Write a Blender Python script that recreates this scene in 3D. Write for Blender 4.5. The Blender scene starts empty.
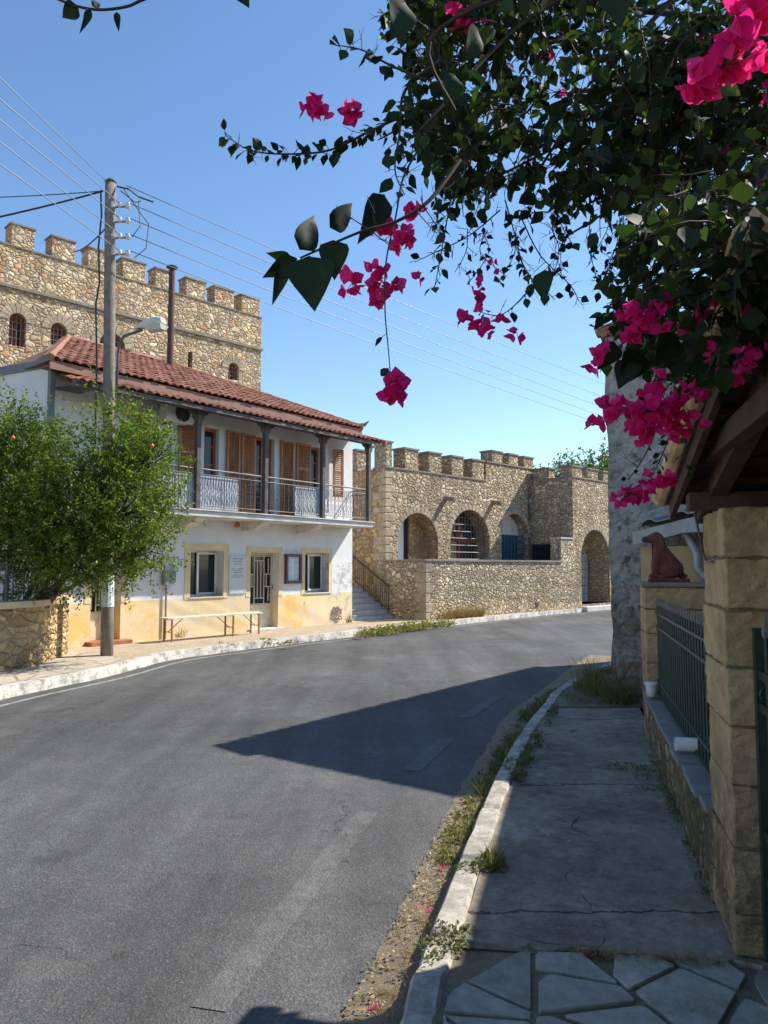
import bpy, bmesh, math, random
import numpy as np
from mathutils import Vector, noise
R = math.radians
rnd = random.Random(7)
C = bpy.context.scene.collection
sc = bpy.context.scene
# ------------------------------------------------------------------ camera
FPX = 739.6; PITCH = R(4.25); CAM = Vector((0, 0, 1.72))
cd = bpy.data.cameras.new('camera'); cam = bpy.data.objects.new('camera', cd); C.objects.link(cam)
cam.location = CAM; cam.rotation_euler = (R(90) + PITCH, 0, 0)
cd.sensor_fit = 'VERTICAL'; cd.sensor_height = 36; cd.sensor_width = 27; cd.lens = 26
cd.clip_start = 0.05; cd.clip_end = 3000
sc.camera = cam

def ray(px, py):
    u = (px - 384) / FPX; v = (512 - py) / FPX
    return Vector((u, math.cos(PITCH) - v * math.sin(PITCH), math.sin(PITCH) + v * math.cos(PITCH)))
def G(px, py, z=0.0):           # ground point
    d = ray(px, py); t = (z - CAM.z) / d.z
    return CAM + d * t
def at(px, py, Y):              # point at world depth Y
    d = ray(px, py); return CAM + d * (Y / d.y)
def proj(p):
    q = Vector(p) - CAM
    c, s = math.cos(PITCH), math.sin(PITCH)
    f = q.y * c + q.z * s; up = -q.y * s + q.z * c
    return (384 + FPX * q.x / f, 512 - FPX * up / f)

# ------------------------------------------------------------------ world and sun
az = R(23.5); el = R(45)
SUN = Vector((math.cos(az) * math.cos(el), math.sin(az) * math.cos(el), math.sin(el)))
w = bpy.data.worlds.new('World'); sc.world = w; w.use_nodes = True
nt = w.node_tree; bg = nt.nodes['Background']
sky = nt.nodes.new('ShaderNodeTexSky'); sky.sky_type = 'NISHITA'; sky.sun_disc = False
sky.sun_elevation = el; sky.sun_rotation = math.atan2(SUN.x, SUN.y)
sky.air_density = 1.0; sky.dust_density = 0.1; sky.ozone_density = 1.3; sky.altitude = 50
hs = nt.nodes.new('ShaderNodeHueSaturation'); hs.inputs['Saturation'].default_value = 1.13
nt.links.new(sky.outputs[0], hs.inputs['Color']); nt.links.new(hs.outputs[0], bg.inputs[0]); bg.inputs[1].default_value = 0.13
sl = bpy.data.lights.new('sun', 'SUN'); so = bpy.data.objects.new('sun', sl); C.objects.link(so)
sl.energy = 4.9; sl.angle = R(0.53); sl.color = (1, .93, .82)
so.rotation_euler = SUN.to_track_quat('Z', 'Y').to_euler(); so.location = (20, 10, 30)
sc.view_settings.view_transform = 'Standard'; sc.view_settings.look = 'None'
sc.view_settings.gamma = 1; sc.view_settings.exposure = 0.7

# ------------------------------------------------------------------ mesh builder
class MB:
    def __init__(s): s.v = []; s.f = []
    def add(s, vs, fs):
        o = len(s.v); s.v += [tuple(v) for v in vs]; s.f += [tuple(i + o for i in f) for f in fs]; return s
    def quad(s, *p): return s.add(p, [tuple(range(len(p)))])
    def box(s, x0, x1, y0, y1, z0, z1):
        vs = [(x, y, z) for z in (z0, z1) for y in (y0, y1) for x in (x0, x1)]
        return s.add(vs, [(0, 2, 3, 1), (4, 5, 7, 6), (0, 1, 5, 4), (2, 6, 7, 3), (0, 4, 6, 2), (1, 3, 7, 5)])
    def bar(s, a, b, w, h=None, up=(0, 0, 1)):    # rectangular bar from a to b
        a = Vector(a); b = Vector(b); h = h or w; d = (b - a).normalized(); up = Vector(up)
        if abs(d.dot(up)) > .98: up = Vector((0, 1, 0))
        sd = d.cross(up).normalized(); u = sd.cross(d)
        vs = []
        for p in (a, b):
            for i, j in ((-1, -1), (1, -1), (1, 1), (-1, 1)): vs.append(p + sd * i * w / 2 + u * j * h / 2)
        return s.add(vs, [(3, 2, 1, 0), (4, 5, 6, 7), (0, 1, 5, 4), (1, 2, 6, 5), (2, 3, 7, 6), (3, 0, 4, 7)])
    def tube(s, pts, r, n=6, cap=True):
        pts = [Vector(p) for p in pts]; k = len(pts)
        rs = r if isinstance(r, (list, tuple)) else [r] * k
        prev = None; rings = []
        for i, p in enumerate(pts):
            d = (pts[min(i + 1, k - 1)] - pts[max(i - 1, 0)])
            d = d.normalized() if d.length > 1e-9 else Vector((0, 0, 1))
            if prev is None:
                a = Vector((0, 0, 1)) if abs(d.z) < .9 else Vector((1, 0, 0)); prev = d.cross(a).normalized()
            else:
                prev = (prev - d * prev.dot(d)); prev = prev.normalized() if prev.length > 1e-6 else d.orthogonal().normalized()
            q = d.cross(prev)
            rings.append([p + (prev * math.cos(2 * math.pi * j / n) + q * math.sin(2 * math.pi * j / n)) * rs[i] for j in range(n)])
        vs = [v for rg in rings for v in rg]; fs = []
        for i in range(k - 1):
            for j in range(n):
                a = i * n + j; b = i * n + (j + 1) % n; fs.append((a, b, b + n, a + n))
        if cap: fs += [tuple(range(n - 1, -1, -1)), tuple((k - 1) * n + j for j in range(n))]
        return s.add(vs, fs)
    def prism(s, poly, axis, a, b):               # poly in the two other axes, extruded along axis
        n = len(poly); vs = []
        for t in (a, b):
            for (p, q) in poly: vs.append({'x': (t, p, q), 'y': (p, t, q), 'z': (p, q, t)}[axis])
        return s.add(vs, [tuple(range(n)), tuple(range(2 * n - 1, n - 1, -1))] + [(i, n + i, n + (i + 1) % n, (i + 1) % n) for i in range(n)])
    def lathe(s, prof, n=16, o=(0, 0, 0)):
        vs = []; fs = []
        for (r, z) in prof:
            for j in range(n): vs.append((o[0] + r * math.cos(2 * math.pi * j / n), o[1] + r * math.sin(2 * math.pi * j / n), o[2] + z))
        for i in range(len(prof) - 1):
            for j in range(n):
                a = i * n + j; b = i * n + (j + 1) % n; fs.append((a, b, b + n, a + n))
        fs.append(tuple(range(n - 1, -1, -1))); fs.append(tuple((len(prof) - 1) * n + j for j in range(n)))
        return s.add(vs, fs)
    def wall(s, x0, x1, z0, z1, yf, yb, ops=(), step=None):
        def top(o, x):
            if not o.get('arch'): return o['zt']
            c = (o['xa'] + o['xb']) / 2; r = (o['xb'] - o['xa']) / 2; ry = o.get('ry', r)
            return o['zt'] - ry + ry * math.sqrt(max(0, 1 - ((x - c) / r) ** 2))
        bx = {round(x0, 5), round(x1, 5)}
        for o in ops:
            bx |= {round(o['xa'], 5), round(o['xb'], 5)}
            if o.get('arch'):
                c = (o['xa'] + o['xb']) / 2; r = (o['xb'] - o['xa']) / 2
                for k in range(1, 18): bx.add(round(c - r * math.cos(math.pi * k / 18), 5))
        bx = sorted(b for b in bx if x0 - 1e-6 <= b <= x1 + 1e-6)
        for a, b in zip(bx, bx[1:]):
            if b - a < 1e-4: continue
            la = lb = z0
            for o in sorted([o for o in ops if o['xa'] <= a + 1e-4 and b <= o['xb'] + 1e-4], key=lambda o: o['zb']):
                if o['zb'] > max(la, lb) + 1e-4:
                    for y in (yf, yb): s.quad((a, y, la), (b, y, lb), (b, y, o['zb']), (a, y, o['zb']))
                    s.quad((a, yf, o['zb']), (b, yf, o['zb']), (b, yb, o['zb']), (a, yb, o['zb']))
                la, lb = top(o, a), top(o, b)
                s.quad((a, yf, la), (a, yb, la), (b, yb, lb), (b, yf, lb))
            for y in (yf, yb): s.quad((a, y, la), (b, y, lb), (b, y, z1), (a, y, z1))
        for o in ops:
            for x in (o['xa'], o['xb']):
                t = top(o, x)
                if t > o['zb'] + 1e-3: s.quad((x, yf, o['zb']), (x, yb, o['zb']), (x, yb, t), (x, yf, t))
        s.quad((x0, yf, z1), (x1, yf, z1), (x1, yb, z1), (x0, yb, z1))
        for x in (x0, x1): s.quad((x, yf, z0), (x, yb, z0), (x, yb, z1), (x, yf, z1))
        return s
    def mesh(s, name):
        me = bpy.data.meshes.new(name); me.from_pydata(s.v, [], s.f); me.update(); return me

def link(name, me, mat, parent=None, smooth=False, bevel=0, recalc=True, loc=None):
    if recalc:
        bm = bmesh.new(); bm.from_mesh(me); bmesh.ops.recalc_face_normals(bm, faces=bm.faces); bm.to_mesh(me); bm.free()
    o = bpy.data.objects.new(name, me); C.objects.link(o)
    if mat: me.materials.append(mat)
    if smooth: me.polygons.foreach_set('use_smooth', [True] * len(me.polygons))
    if parent: o.parent = parent
    if loc is not None: o.location = loc
    if bevel:
        m = o.modifiers.new('bevel', 'BEVEL'); m.width = bevel; m.segments = 2; m.limit_method = 'ANGLE'; m.angle_limit = R(40)
    return o
def obj(name, mb, mat, parent=None, **k): return link(name, mb.mesh(name), mat, parent, **k)
def tag(o, label, cat=None, group=None, kind=None):
    if label: o['label'] = label
    if cat: o['category'] = cat
    if group: o['group'] = group
    if kind: o['kind'] = kind
    return o
def thing(name, label, cat, loc=(0, 0, 0), rz=0, group=None):
    o = bpy.data.objects.new(name, None); C.objects.link(o); o.location = loc; o.rotation_euler = (0, 0, rz)
    o.empty_display_size = .2
    return tag(o, label, cat, group)
def copy_tree(o, parent=None):
    c = o.copy(); C.objects.link(c); c.parent = parent
    for ch in [x for x in C.objects if x.parent == o]: copy_tree(ch, c)
    return c
def recentre(o):                                   # origin of a one-mesh thing moved to the base of its mesh
    me = o.data; n = len(me.vertices); a = np.zeros(n * 3); me.vertices.foreach_get('co', a); a = a.reshape(-1, 3)
    c = (a.min(0) + a.max(0)) / 2; c[2] = a[:, 2].min(); a -= c
    me.vertices.foreach_set('co', a.ravel()); me.update(); o.location = Vector(o.location) + Vector(c); return o

# frame of a facade: local x along the facade to the right, local -y outward
class Frame:
    def __init__(s, o, ang):
        s.o = Vector(o); s.a = ang; s.ex = Vector((math.cos(ang), math.sin(ang), 0)); s.ey = Vector((-math.sin(ang), math.cos(ang), 0))
    def w(s, x, y, z): return s.o + s.ex * x + s.ey * y + Vector((0, 0, z))
    def l(s, p): q = Vector(p) - s.o; return Vector((q.dot(s.ex), q.dot(s.ey), q.z))
    def pix(s, px, py, y=0.0):
        d = ray(px, py); n = s.ey; t = ((s.o + s.ey * y) - CAM).dot(n) / d.dot(n)
        q = s.l(CAM + d * t); return q.x, q.z

# ------------------------------------------------------------------ materials
def newmat(name):
    m = bpy.data.materials.new(name); m.use_nodes = True; t = m.node_tree; b = t.nodes['Principled BSDF']
    return m, t, b
class NT:
    def __init__(s, t): s.t = t
    def n(s, typ, ins=None, **props):
        nd = s.t.nodes.new(typ)
        for k, v in props.items(): setattr(nd, k, v)
        for k, v in (ins or {}).items():
            if hasattr(v, 'is_output') or isinstance(v, bpy.types.NodeSocket): s.t.links.new(v, nd.inputs[k])
            else: nd.inputs[k].default_value = v
        return nd
    def co(s, scale=(1, 1, 1), rot=(0, 0, 0)):
        tc = s.n('ShaderNodeTexCoord'); mp = s.n('ShaderNodeMapping', {'Vector': tc.outputs['Object'], 'Scale': scale, 'Rotation': rot}); return mp.outputs[0]
    def noise(s, co, scale, detail=5, rough=.6, dist=0):
        return s.n('ShaderNodeTexNoise', {'Vector': co, 'Scale': scale, 'Detail': detail, 'Roughness': rough, 'Distortion': dist}).outputs['Fac']
    def ramp(s, fac, stops, interp='LINEAR'):
        r = s.n('ShaderNodeValToRGB', {'Fac': fac}); cr = r.color_ramp; cr.interpolation = interp
        while len(cr.elements) < len(stops): cr.elements.new(.5)
        for e, (p, c) in zip(cr.elements, stops):
            e.position = p; e.color = (*(c if isinstance(c, tuple) else (c, c, c)), 1)
        return r.outputs[0]
    def mix(s, fac, a, b, mode='MIX'):
        m = s.n('ShaderNodeMix', data_type='RGBA', blend_type=mode)
        for i, v in ((0, fac), (6, a), (7, b)):
            if isinstance(v, bpy.types.NodeSocket): s.t.links.new(v, m.inputs[i])
            else: m.inputs[i].default_value = v if i == 0 else (*v, 1)
        return m.outputs[2]
    def math(s, op, a, b=0.0):
        m = s.n('ShaderNodeMath', operation=op)
        for i, v in ((0, a), (1, b)):
            if isinstance(v, bpy.types.NodeSocket): s.t.links.new(v, m.inputs[i])
            else: m.inputs[i].default_value = v
        return m.outputs[0]
    def bump(s, h, strength=.5, dist=.02, nrm=None):
        i = {'Height': h, 'Strength': strength, 'Distance': dist}
        if nrm: i['Normal'] = nrm
        return s.n('ShaderNodeBump', i).outputs[0]

def plain(name, col, rough=.6, metal=0, var=.25, scale=6, bump=.1, bd=.004, dirt=None, spec=None):
    m, t, b = newmat(name); g = NT(t); co = g.co()
    n1 = g.noise(co, scale, 6, .65); n2 = g.noise(co, scale * 7, 4, .6)
    lo = tuple(c * (1 - var) for c in col); hi = tuple(min(1, c * (1 + var)) for c in col)
    cc = g.ramp(n1, [(.3, lo), (.7, hi)])
    if dirt: cc = g.mix(g.ramp(g.noise(co, scale * .6, 7, .75), [(.52, 0.), (.68, .8)]), cc, dirt)
    t.links.new(cc, b.inputs['Base Color']); b.inputs['Roughness'].default_value = rough; b.inputs['Metallic'].default_value = metal
    if spec is not None: b.inputs['Specular IOR Level'].default_value = spec
    t.links.new(g.bump(n2, bump, bd), b.inputs['Normal'])
    return m

def rubble(name, cols, scale=3.2, mortar=(.42, .36, .27), zs=1.35, bump=1.0, bd=.05, edge=.05, stain=None, edge2=.1):
    m, t, b = newmat(name); g = NT(t)
    co = g.co((1, 1, zs))
    nz = g.n('ShaderNodeTexNoise', {'Vector': co, 'Scale': scale * .9, 'Detail': 3}).outputs['Color']
    dv = g.n('ShaderNodeVectorMath', {0: nz, 1: (.5, .5, .5)}, operation='SUBTRACT').outputs[0]
    dv = g.n('ShaderNodeVectorMath', {0: dv, 'Scale': .32 / scale * 1.6}, operation='SCALE').outputs[0]
    dc = g.n('ShaderNodeVectorMath', {0: co, 1: dv}, operation='ADD').outputs[0]
    sel = g.math('GREATER_THAN', g.noise(co, scale * .32, 3, .6), .5)
    va = g.n('ShaderNodeTexVoronoi', {'Vector': dc, 'Scale': scale, 'Randomness': 1.0}); vb = g.n('ShaderNodeTexVoronoi', {'Vector': dc, 'Scale': scale * 1.5, 'Randomness': 1.0})
    ea = g.n('ShaderNodeTexVoronoi', {'Vector': dc, 'Scale': scale, 'Randomness': 1.0}, feature='DISTANCE_TO_EDGE').outputs['Distance']
    eb = g.n('ShaderNodeTexVoronoi', {'Vector': dc, 'Scale': scale * 1.5, 'Randomness': 1.0}, feature='DISTANCE_TO_EDGE').outputs['Distance']
    vcol = g.mix(sel, (0, 0, 0), (1, 1, 1)); m1 = g.t.nodes.new('ShaderNodeMix'); m1.data_type = 'RGBA'
    g.t.links.new(sel, m1.inputs[0]); g.t.links.new(va.outputs['Color'], m1.inputs[6]); g.t.links.new(vb.outputs['Color'], m1.inputs[7])
    sep = g.n('ShaderNodeSeparateColor', {0: m1.outputs[2]})
    m2 = g.t.nodes.new('ShaderNodeMix'); m2.data_type = 'FLOAT'; g.t.links.new(sel, m2.inputs[0]); g.t.links.new(ea, m2.inputs[2]); g.t.links.new(eb, m2.inputs[3]); edist = m2.outputs[0]
    cc = g.ramp(sep.outputs[0], [(i / (len(cols)), c) for i, c in enumerate(cols)], 'CONSTANT')
    br = g.ramp(sep.outputs[1], [(0, .82), (1, 1.3)])
    cc = g.mix(1, cc, br, 'MULTIPLY')
    nf = g.noise(co, scale * 5, 6, .7); cc = g.mix(.75, cc, g.ramp(nf, [(.25, .65), (.75, 1.4)]), 'MULTIPLY')
    big = g.noise(co, .45, 4, .6); cc = g.mix(.6, cc, g.ramp(big, [(.3, (.85, .82, .80)), (.7, (1.32, 1.25, 1.12))]), 'MULTIPLY')
    if stain:
        z = g.n('ShaderNodeSeparateXYZ', {0: g.n('ShaderNodeTexCoord').outputs['Object']}).outputs[2]
        f = g.math('MULTIPLY', g.ramp(g.noise(co, 1.3, 6, .7), [(.38, 0.), (.62, 1.)]), g.ramp(g.math('DIVIDE', z, stain[1]), [(.0, 1.), (1., stain[2])]))
        cc = g.mix(f, cc, stain[0])
    stk = g.noise(g.co((1, 1, .14)), 1.1, 6, .7); cc = g.mix(.8, cc, g.ramp(stk, [(.36, (.68, .66, .63)), (.56, (1.15, 1.12, 1.06))]), 'MULTIPLY')
    ef = g.ramp(edist, [(edge * .4, 0.), (edge, 1.)])
    mort = g.mix(g.noise(co, 9, 4), tuple(c * .75 for c in mortar), mortar)
    cc = g.mix(ef, mort, cc)
    cc = g.n('ShaderNodeHueSaturation', {'Color': cc, 'Saturation': .96, 'Value': 1.04}).outputs[0]
    t.links.new(cc, b.inputs['Base Color']); b.inputs['Roughness'].default_value = .95; b.inputs['Specular IOR Level'].default_value = .15
    h = g.math('ADD', g.ramp(edist, [(0, 0.), (edge2, .8), (.4, 1.)]), g.math('MULTIPLY', nf, .55))
    h = g.math('ADD', h, g.math('MULTIPLY', sep.outputs[2], .35))
    t.links.new(g.bump(h, bump, bd), b.inputs['Normal'])
    return m

STC = [(.36, .27, .17), (.44, .36, .25), (.30, .24, .17), (.50, .42, .31), (.42, .26, .12), (.33, .28, .21), (.47, .41, .33), (.40, .31, .19), (.27, .22, .17)]
M = {}
M['castle'] = rubble('tower rubble masonry', [(.48, .38, .26), (.42, .33, .23), (.54, .45, .33), (.5, .28, .14), (.38, .31, .24), (.54, .44, .27), (.58, .51, .4), (.44, .35, .22), (.36, .3, .22)], 4.3, (.40, .33, .24), edge=.07, edge2=.16)
M['castle2'] = rubble('castle rubble masonry', [(.44, .37, .27), (.34, .28, .2), (.5, .43, .33), (.4, .29, .17), (.3, .26, .2), (.46, .4, .31), (.38, .33, .26), (.42, .34, .23), (.27, .23, .18)], 5.0, (.33, .27, .19), edge=.07, edge2=.17, stain=((.52, .35, .18), 4.0, .05))
M['castle_dark'] = rubble('shaded flank masonry', [(.40, .29, .17), (.34, .24, .14), (.46, .33, .18), (.3, .22, .14), (.42, .27, .12), (.36, .28, .19)], 3.6, (.26, .19, .11), edge=.05, bump=.7)  # darker, yellower masonry copy; the flank's shade is put into its colours
M['terrace'] = rubble('terrace rubble masonry', [(.50, .44, .34), (.40, .34, .26), (.58, .52, .42), (.46, .37, .26), (.35, .31, .24), (.54, .47, .38)], 6.0, (.27, .22, .15), edge=.08, edge2=.18, stain=((.56, .38, .19), 1.7, .0))
M['lowwall'] = rubble('blocky garden wall masonry', [(.5, .37, .2), (.44, .32, .17), (.56, .42, .24), (.4, .29, .17), (.48, .36, .22)], 3.4, (.33, .25, .15), zs=1.9, edge=.022, bump=1, bd=.07, edge2=.2)
M['quoin'] = plain('quoin stone', (.38, .31, .22), .9, 0, .45, 3, .5, .02, dirt=(.32, .24, .14))
M['cope'] = plain('coping stone', (.24, .21, .17), .9, 0, .3, 4, .5, .01)
M['grey_steel'] = plain('grey painted steel', (.12, .125, .13), .6, .1, .2)
M['rust_rail'] = plain('rusty iron', (.10, .065, .045), .7, .3, .3)
M['dark_wood'] = plain('weathered dark timber', (.10, .085, .08), .75, 0, .35, 5, .4, .006)
M['shutter'] = plain('varnished shutter wood', (.38, .15, .06), .45, 0, .25, 4, .2, .003)
M['shutter_dk'] = plain('varnished frame wood', (.30, .10, .04), .45, 0, .25, 4, .2, .003)
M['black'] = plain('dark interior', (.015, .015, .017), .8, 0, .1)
M['white_metal'] = plain('white painted metal', (.72, .72, .70), .45, 0, .08)
M['cream_metal'] = plain('cream painted metal', (.66, .58, .42), .5, 0, .1, dirt=(.4, .3, .18))
M['plastic_white'] = plain('white plastic', (.75, .76, .76), .35, 0, .05)
M['marble'] = plain('pale marble', (.54, .55, .58), .35, 0, .08, 3, .05)
M['ink'] = plain('engraved grey letters', (.18, .18, .2), .7, 0, .1)
M['maroon'] = plain('maroon frame paint', (.11, .022, .022), .4, 0, .15)
M['paper'] = plain('paper sheets', (.62, .70, .74), .8, 0, .12, 14)
M['concrete'] = plain('pale concrete', (.60, .58, .54), .9, 0, .15, 3, .4, .006, dirt=(.36, .33, .29))
M['pole'] = plain('weathered timber pole', (.20, .17, .145), .9, 0, .3, 8, .6, .008)
M['ceramic'] = plain('ceramic insulator', (.62, .58, .52), .3, 0, .1)
M['cable'] = plain('cable rubber', (.03, .03, .035), .6, 0, .1)
M['wire'] = plain('aluminium wire', (.22, .24, .27), .45, .6, .1)
M['green_iron'] = plain('dark green iron', (.017, .045, .038), .4, .2, .3, 8, .2, .002)
M['grey_iron'] = plain('tip grey iron', (.20, .19, .17), .5, .3, .3)
M['terracotta'] = plain('terracotta statue', (.17, .05, .033), .7, 0, .45, 14, 1, .02)
M['slate'] = plain('slate sill', (.21, .205, .195), .8, 0, .2, 6, .3, .004)
M['gutter'] = plain('slate grey gutter', (.13, .16, .19), .45, .2, .15)
M['stair'] = plain('grey stair stone', (.30, .31, .33), .8, 0, .2, 4, .3, .005)
M['roof_board'] = plain('brown fascia', (.22, .12, .09), .7, 0, .2)
M['rust_pipe'] = plain('brown rusted pipe', (.075, .04, .032), .6, .3, .3)
M['red_frame'] = plain('red painted frame', (.22, .045, .03), .6, 0, .2)
M['blue_door'] = plain('blue painted door', (.03, .09, .16), .5, 0, .2)
M['bench_wood'] = plain('bleached bench planks', (.62, .55, .44), .8, 0, .2, 9, .3, .003)
M['rust_iron'] = plain('orange rust iron', (.30, .12, .05), .7, 0, .3)
M['meter'] = plain('meter box grey', (.28, .29, .30), .5, 0, .12)
M['truss'] = plain('old truss timber', (.085, .045, .032), .8, 0, .45, 7, .6, .006)
M['shed_wall'] = plain('ochre render', (.50, .34, .17), .9, 0, .15, 3, .3, .004)
M['galv'] = plain('galvanised sheet', (.30, .31, .31), .5, .5, .15)
M['leaf_big'] = None
M['bark'] = plain('bark', (.13, .10, .075), .95, 0, .35, 14, .8, .02)
M['twig'] = plain('vine twig', (.05, .035, .025), .9, 0, .3, 20, .3, .003)
M['finial'] = plain('dark clay finial', (.26, .10, .06), .8)

def glassmat():
    m, t, b = newmat('window glass'); b.inputs['Base Color'].default_value = (.02, .03, .035, 1); b.inputs['Roughness'].default_value = .06
    b.inputs['Specular IOR Level'].default_value = .35; return m
M['glass'] = glassmat()

def m_wallpaint():
    m, t, b = newmat('white limewash over ochre dado'); g = NT(t); co = g.co()
    z = g.n('ShaderNodeSeparateXYZ', {0: co}).outputs[2]; x = g.n('ShaderNodeSeparateXYZ', {0: co}).outputs[0]
    zz = g.math('ADD', z, g.math('MULTIPLY', g.math('SUBTRACT', g.noise(co, 5, 3), .5), .015))
    white = g.mix(g.ramp(g.noise(co, 1.6, 7, .7), [(.3, 0.), (.75, 1.)]), (.76, .76, .77), (.63, .63, .64))
    white = g.mix(g.ramp(g.noise(g.co((1, 1, .25)), 2.4, 7, .75), [(.58, 0.), (.72, .5)]), white, (.42, .40, .37))
    och = g.mix(g.ramp(g.noise(co, 2.2, 7, .7), [(.3, 0.), (.7, 1.)]), (.76, .58, .32), (.76, .65, .46))
    och = g.mix(g.ramp(g.noise(co, 1.1, 5, .6), [(.5, 0.), (.62, 1.)]), och, (.78, .53, .2))
    och = g.mix(g.ramp(g.noise(co, 1.7, 8, .72), [(.57, 0.), (.62, .9)]), och, (.66, .62, .55))
    och = g.mix(g.ramp(g.noise(co, 2.9, 9, .75), [(.60, 0.), (.66, .9)]), och, (.36, .34, .32))
    f = g.ramp(zz, [(.0, 0.), (.001, 0.), (1, 0.)])
    f = g.math('GREATER_THAN', zz, DADO)
    cc = g.mix(f, och, white)
    # peeling grey patches near the right corner of the facade
    pn = g.noise(co, 3.2, 9, .75)
    near = g.math('GREATER_THAN', x, -1.0)
    band = g.math('MULTIPLY', g.math('LESS_THAN', z, 1.7), near)
    pk = g.math('MULTIPLY', g.ramp(pn, [(.50, 0.), (.56, .85)]), band)
    cc = g.mix(pk, cc, (.45, .43, .40))
    t.links.new(cc, b.inputs['Base Color']); b.inputs['Roughness'].default_value = .92; b.inputs['Specular IOR Level'].default_value = .2
    h = g.math('ADD', g.noise(co, 3, 6, .6), g.math('MULTIPLY', g.noise(co, 40, 4), .15)); h = g.math('SUBTRACT', h, g.math('MULTIPLY', pk, .15))
    t.links.new(g.bump(h, .5, .025), b.inputs['Normal']); return m

def m_tiles(name, cols):
    m, t, b = newmat(name); g = NT(t); tc = g.n('ShaderNodeTexCoord').outputs['UV']
    mp = g.n('ShaderNodeMapping', {'Vector': tc, 'Scale': (1, 1, 1)}).outputs[0]
    fl = g.n('ShaderNodeVectorMath', {0: mp}, operation='FLOOR').outputs[0]
    wn = g.n('ShaderNodeTexWhiteNoise', {'Vector': fl}).outputs['Value']
    cc = g.ramp(wn, [(i / (len(cols) - 1), c) for i, c in enumerate(cols)])
    co = g.co(); cc = g.mix(.8, cc, g.ramp(g.noise(co, 6, 7, .75), [(.3, .5), (.7, 1.35)]), 'MULTIPLY')
    cc = g.mix(g.ramp(g.noise(co, 2.5, 8, .75), [(.56, 0.), (.68, .5)]), cc, (.22, .17, .13))
    t.links.new(cc, b.inputs['Base Color']); b.inputs['Roughness'].default_value = .9; b.inputs['Specular IOR Level'].default_value = .2
    t.links.new(g.bump(g.noise(co, 50, 4), .4, .004), b.inputs['Normal']); return m
M['tile'] = m_tiles('weathered clay tiles', [(.20, .08, .055), (.28, .125, .085), (.36, .185, .13), (.24, .10, .065)])
M['tile_orange'] = m_tiles('fresh orange clay tiles', [(.48, .16, .08), (.56, .21, .11), (.52, .19, .1)])
M['tile_cream'] = plain('old cream verge tiles', (.62, .44, .24), .85, 0, .35, 8, .5, .006, dirt=(.25, .2, .15))

def m_asphalt():
    m, t, b = newmat('worn asphalt'); g = NT(t); co = g.co()
    f = g.n('ShaderNodeTexVoronoi', {'Vector': co, 'Scale': 110, 'Randomness': 1.0}); gr = g.n('ShaderNodeSeparateColor', {0: f.outputs['Color']}).outputs[0]
    base = g.ramp(gr, [(0, (.055, .056, .057)), (.6, (.078, .079, .079)), (.92, (.098, .097, .094)), (1, (.13, .128, .122))])
    base = g.mix(.8, base, g.ramp(g.noise(co, .55, 6, .65), [(.3, .75), (.7, 1.25)]), 'MULTIPLY')
    st = g.noise(g.co((1, .12, 1), (0, 0, R(22))), 1.6, 5, .6)
    base = g.mix(1, base, g.ramp(g.noise(co, .22, 4, .6), [(.35, .82), (.65, 1.2)]), 'MULTIPLY')
    base = g.mix(1, base, g.ramp(st, [(.35, .78), (.7, 1.45)]), 'MULTIPLY')
    base = g.mix(.6, base, g.ramp(g.noise(co, 6, 7, .75), [(.3, .72), (.72, 1.25)]), 'MULTIPLY')
    cr = g.n('ShaderNodeTexVoronoi', {'Vector': g.n('ShaderNodeVectorMath', {0: co, 1: g.n('ShaderNodeTexNoise', {'Vector': co, 'Scale': 2.2, 'Detail': 6}).outputs['Color']}, operation='ADD').outputs[0], 'Scale': .42}, feature='DISTANCE_TO_EDGE').outputs['Distance']
    base = g.mix(g.math('MULTIPLY', g.ramp(cr, [(0, 1.), (.006, 0.)]), g.ramp(g.noise(co, .35, 2), [(.46, 0.), (.56, .75)])), base, (.02, .02, .02))
    base = g.mix(g.ramp(g.noise(co, 1.1, 8, .8), [(.56, 0.), (.72, .55)]), base, (.15, .145, .135)); base = g.mix(g.ramp(g.noise(co, .8, 5, .7), [(.60, 0.), (.68, .5)]), base, (.035, .035, .036))
    t.links.new(base, b.inputs['Base Color']); b.inputs['Roughness'].default_value = .82; b.inputs['Specular IOR Level'].default_value = .35
    t.links.new(g.bump(g.math('ADD', f.outputs['Distance'], g.math('MULTIPLY', g.noise(co, 30, 3), .5)), .6, .006), b.inputs['Normal']); return m
M['asphalt'] = m_asphalt()
def m_paintline(name, paint, lo, hi):
    m = M['asphalt'].copy(); m.name = name; t = m.node_tree; b = t.nodes['Principled BSDF']; g = NT(t)
    src = b.inputs['Base Color'].links[0].from_socket
    co = g.co(); f = g.math('MULTIPLY', g.ramp(g.noise(co, 11, 9, .85), [(.35, lo), (.7, hi)]), g.ramp(g.noise(co, 3, 4), [(.3, .4), (.6, 1.)]))
    t.links.new(g.mix(f, src, paint), b.inputs['Base Color']); return m
M['paintline'] = m_paintline('faded road paint', (.22, .22, .215), .0, .5)
M['edgeline'] = m_paintline('edge line paint', (.52, .51, .47), .2, .8)

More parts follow.
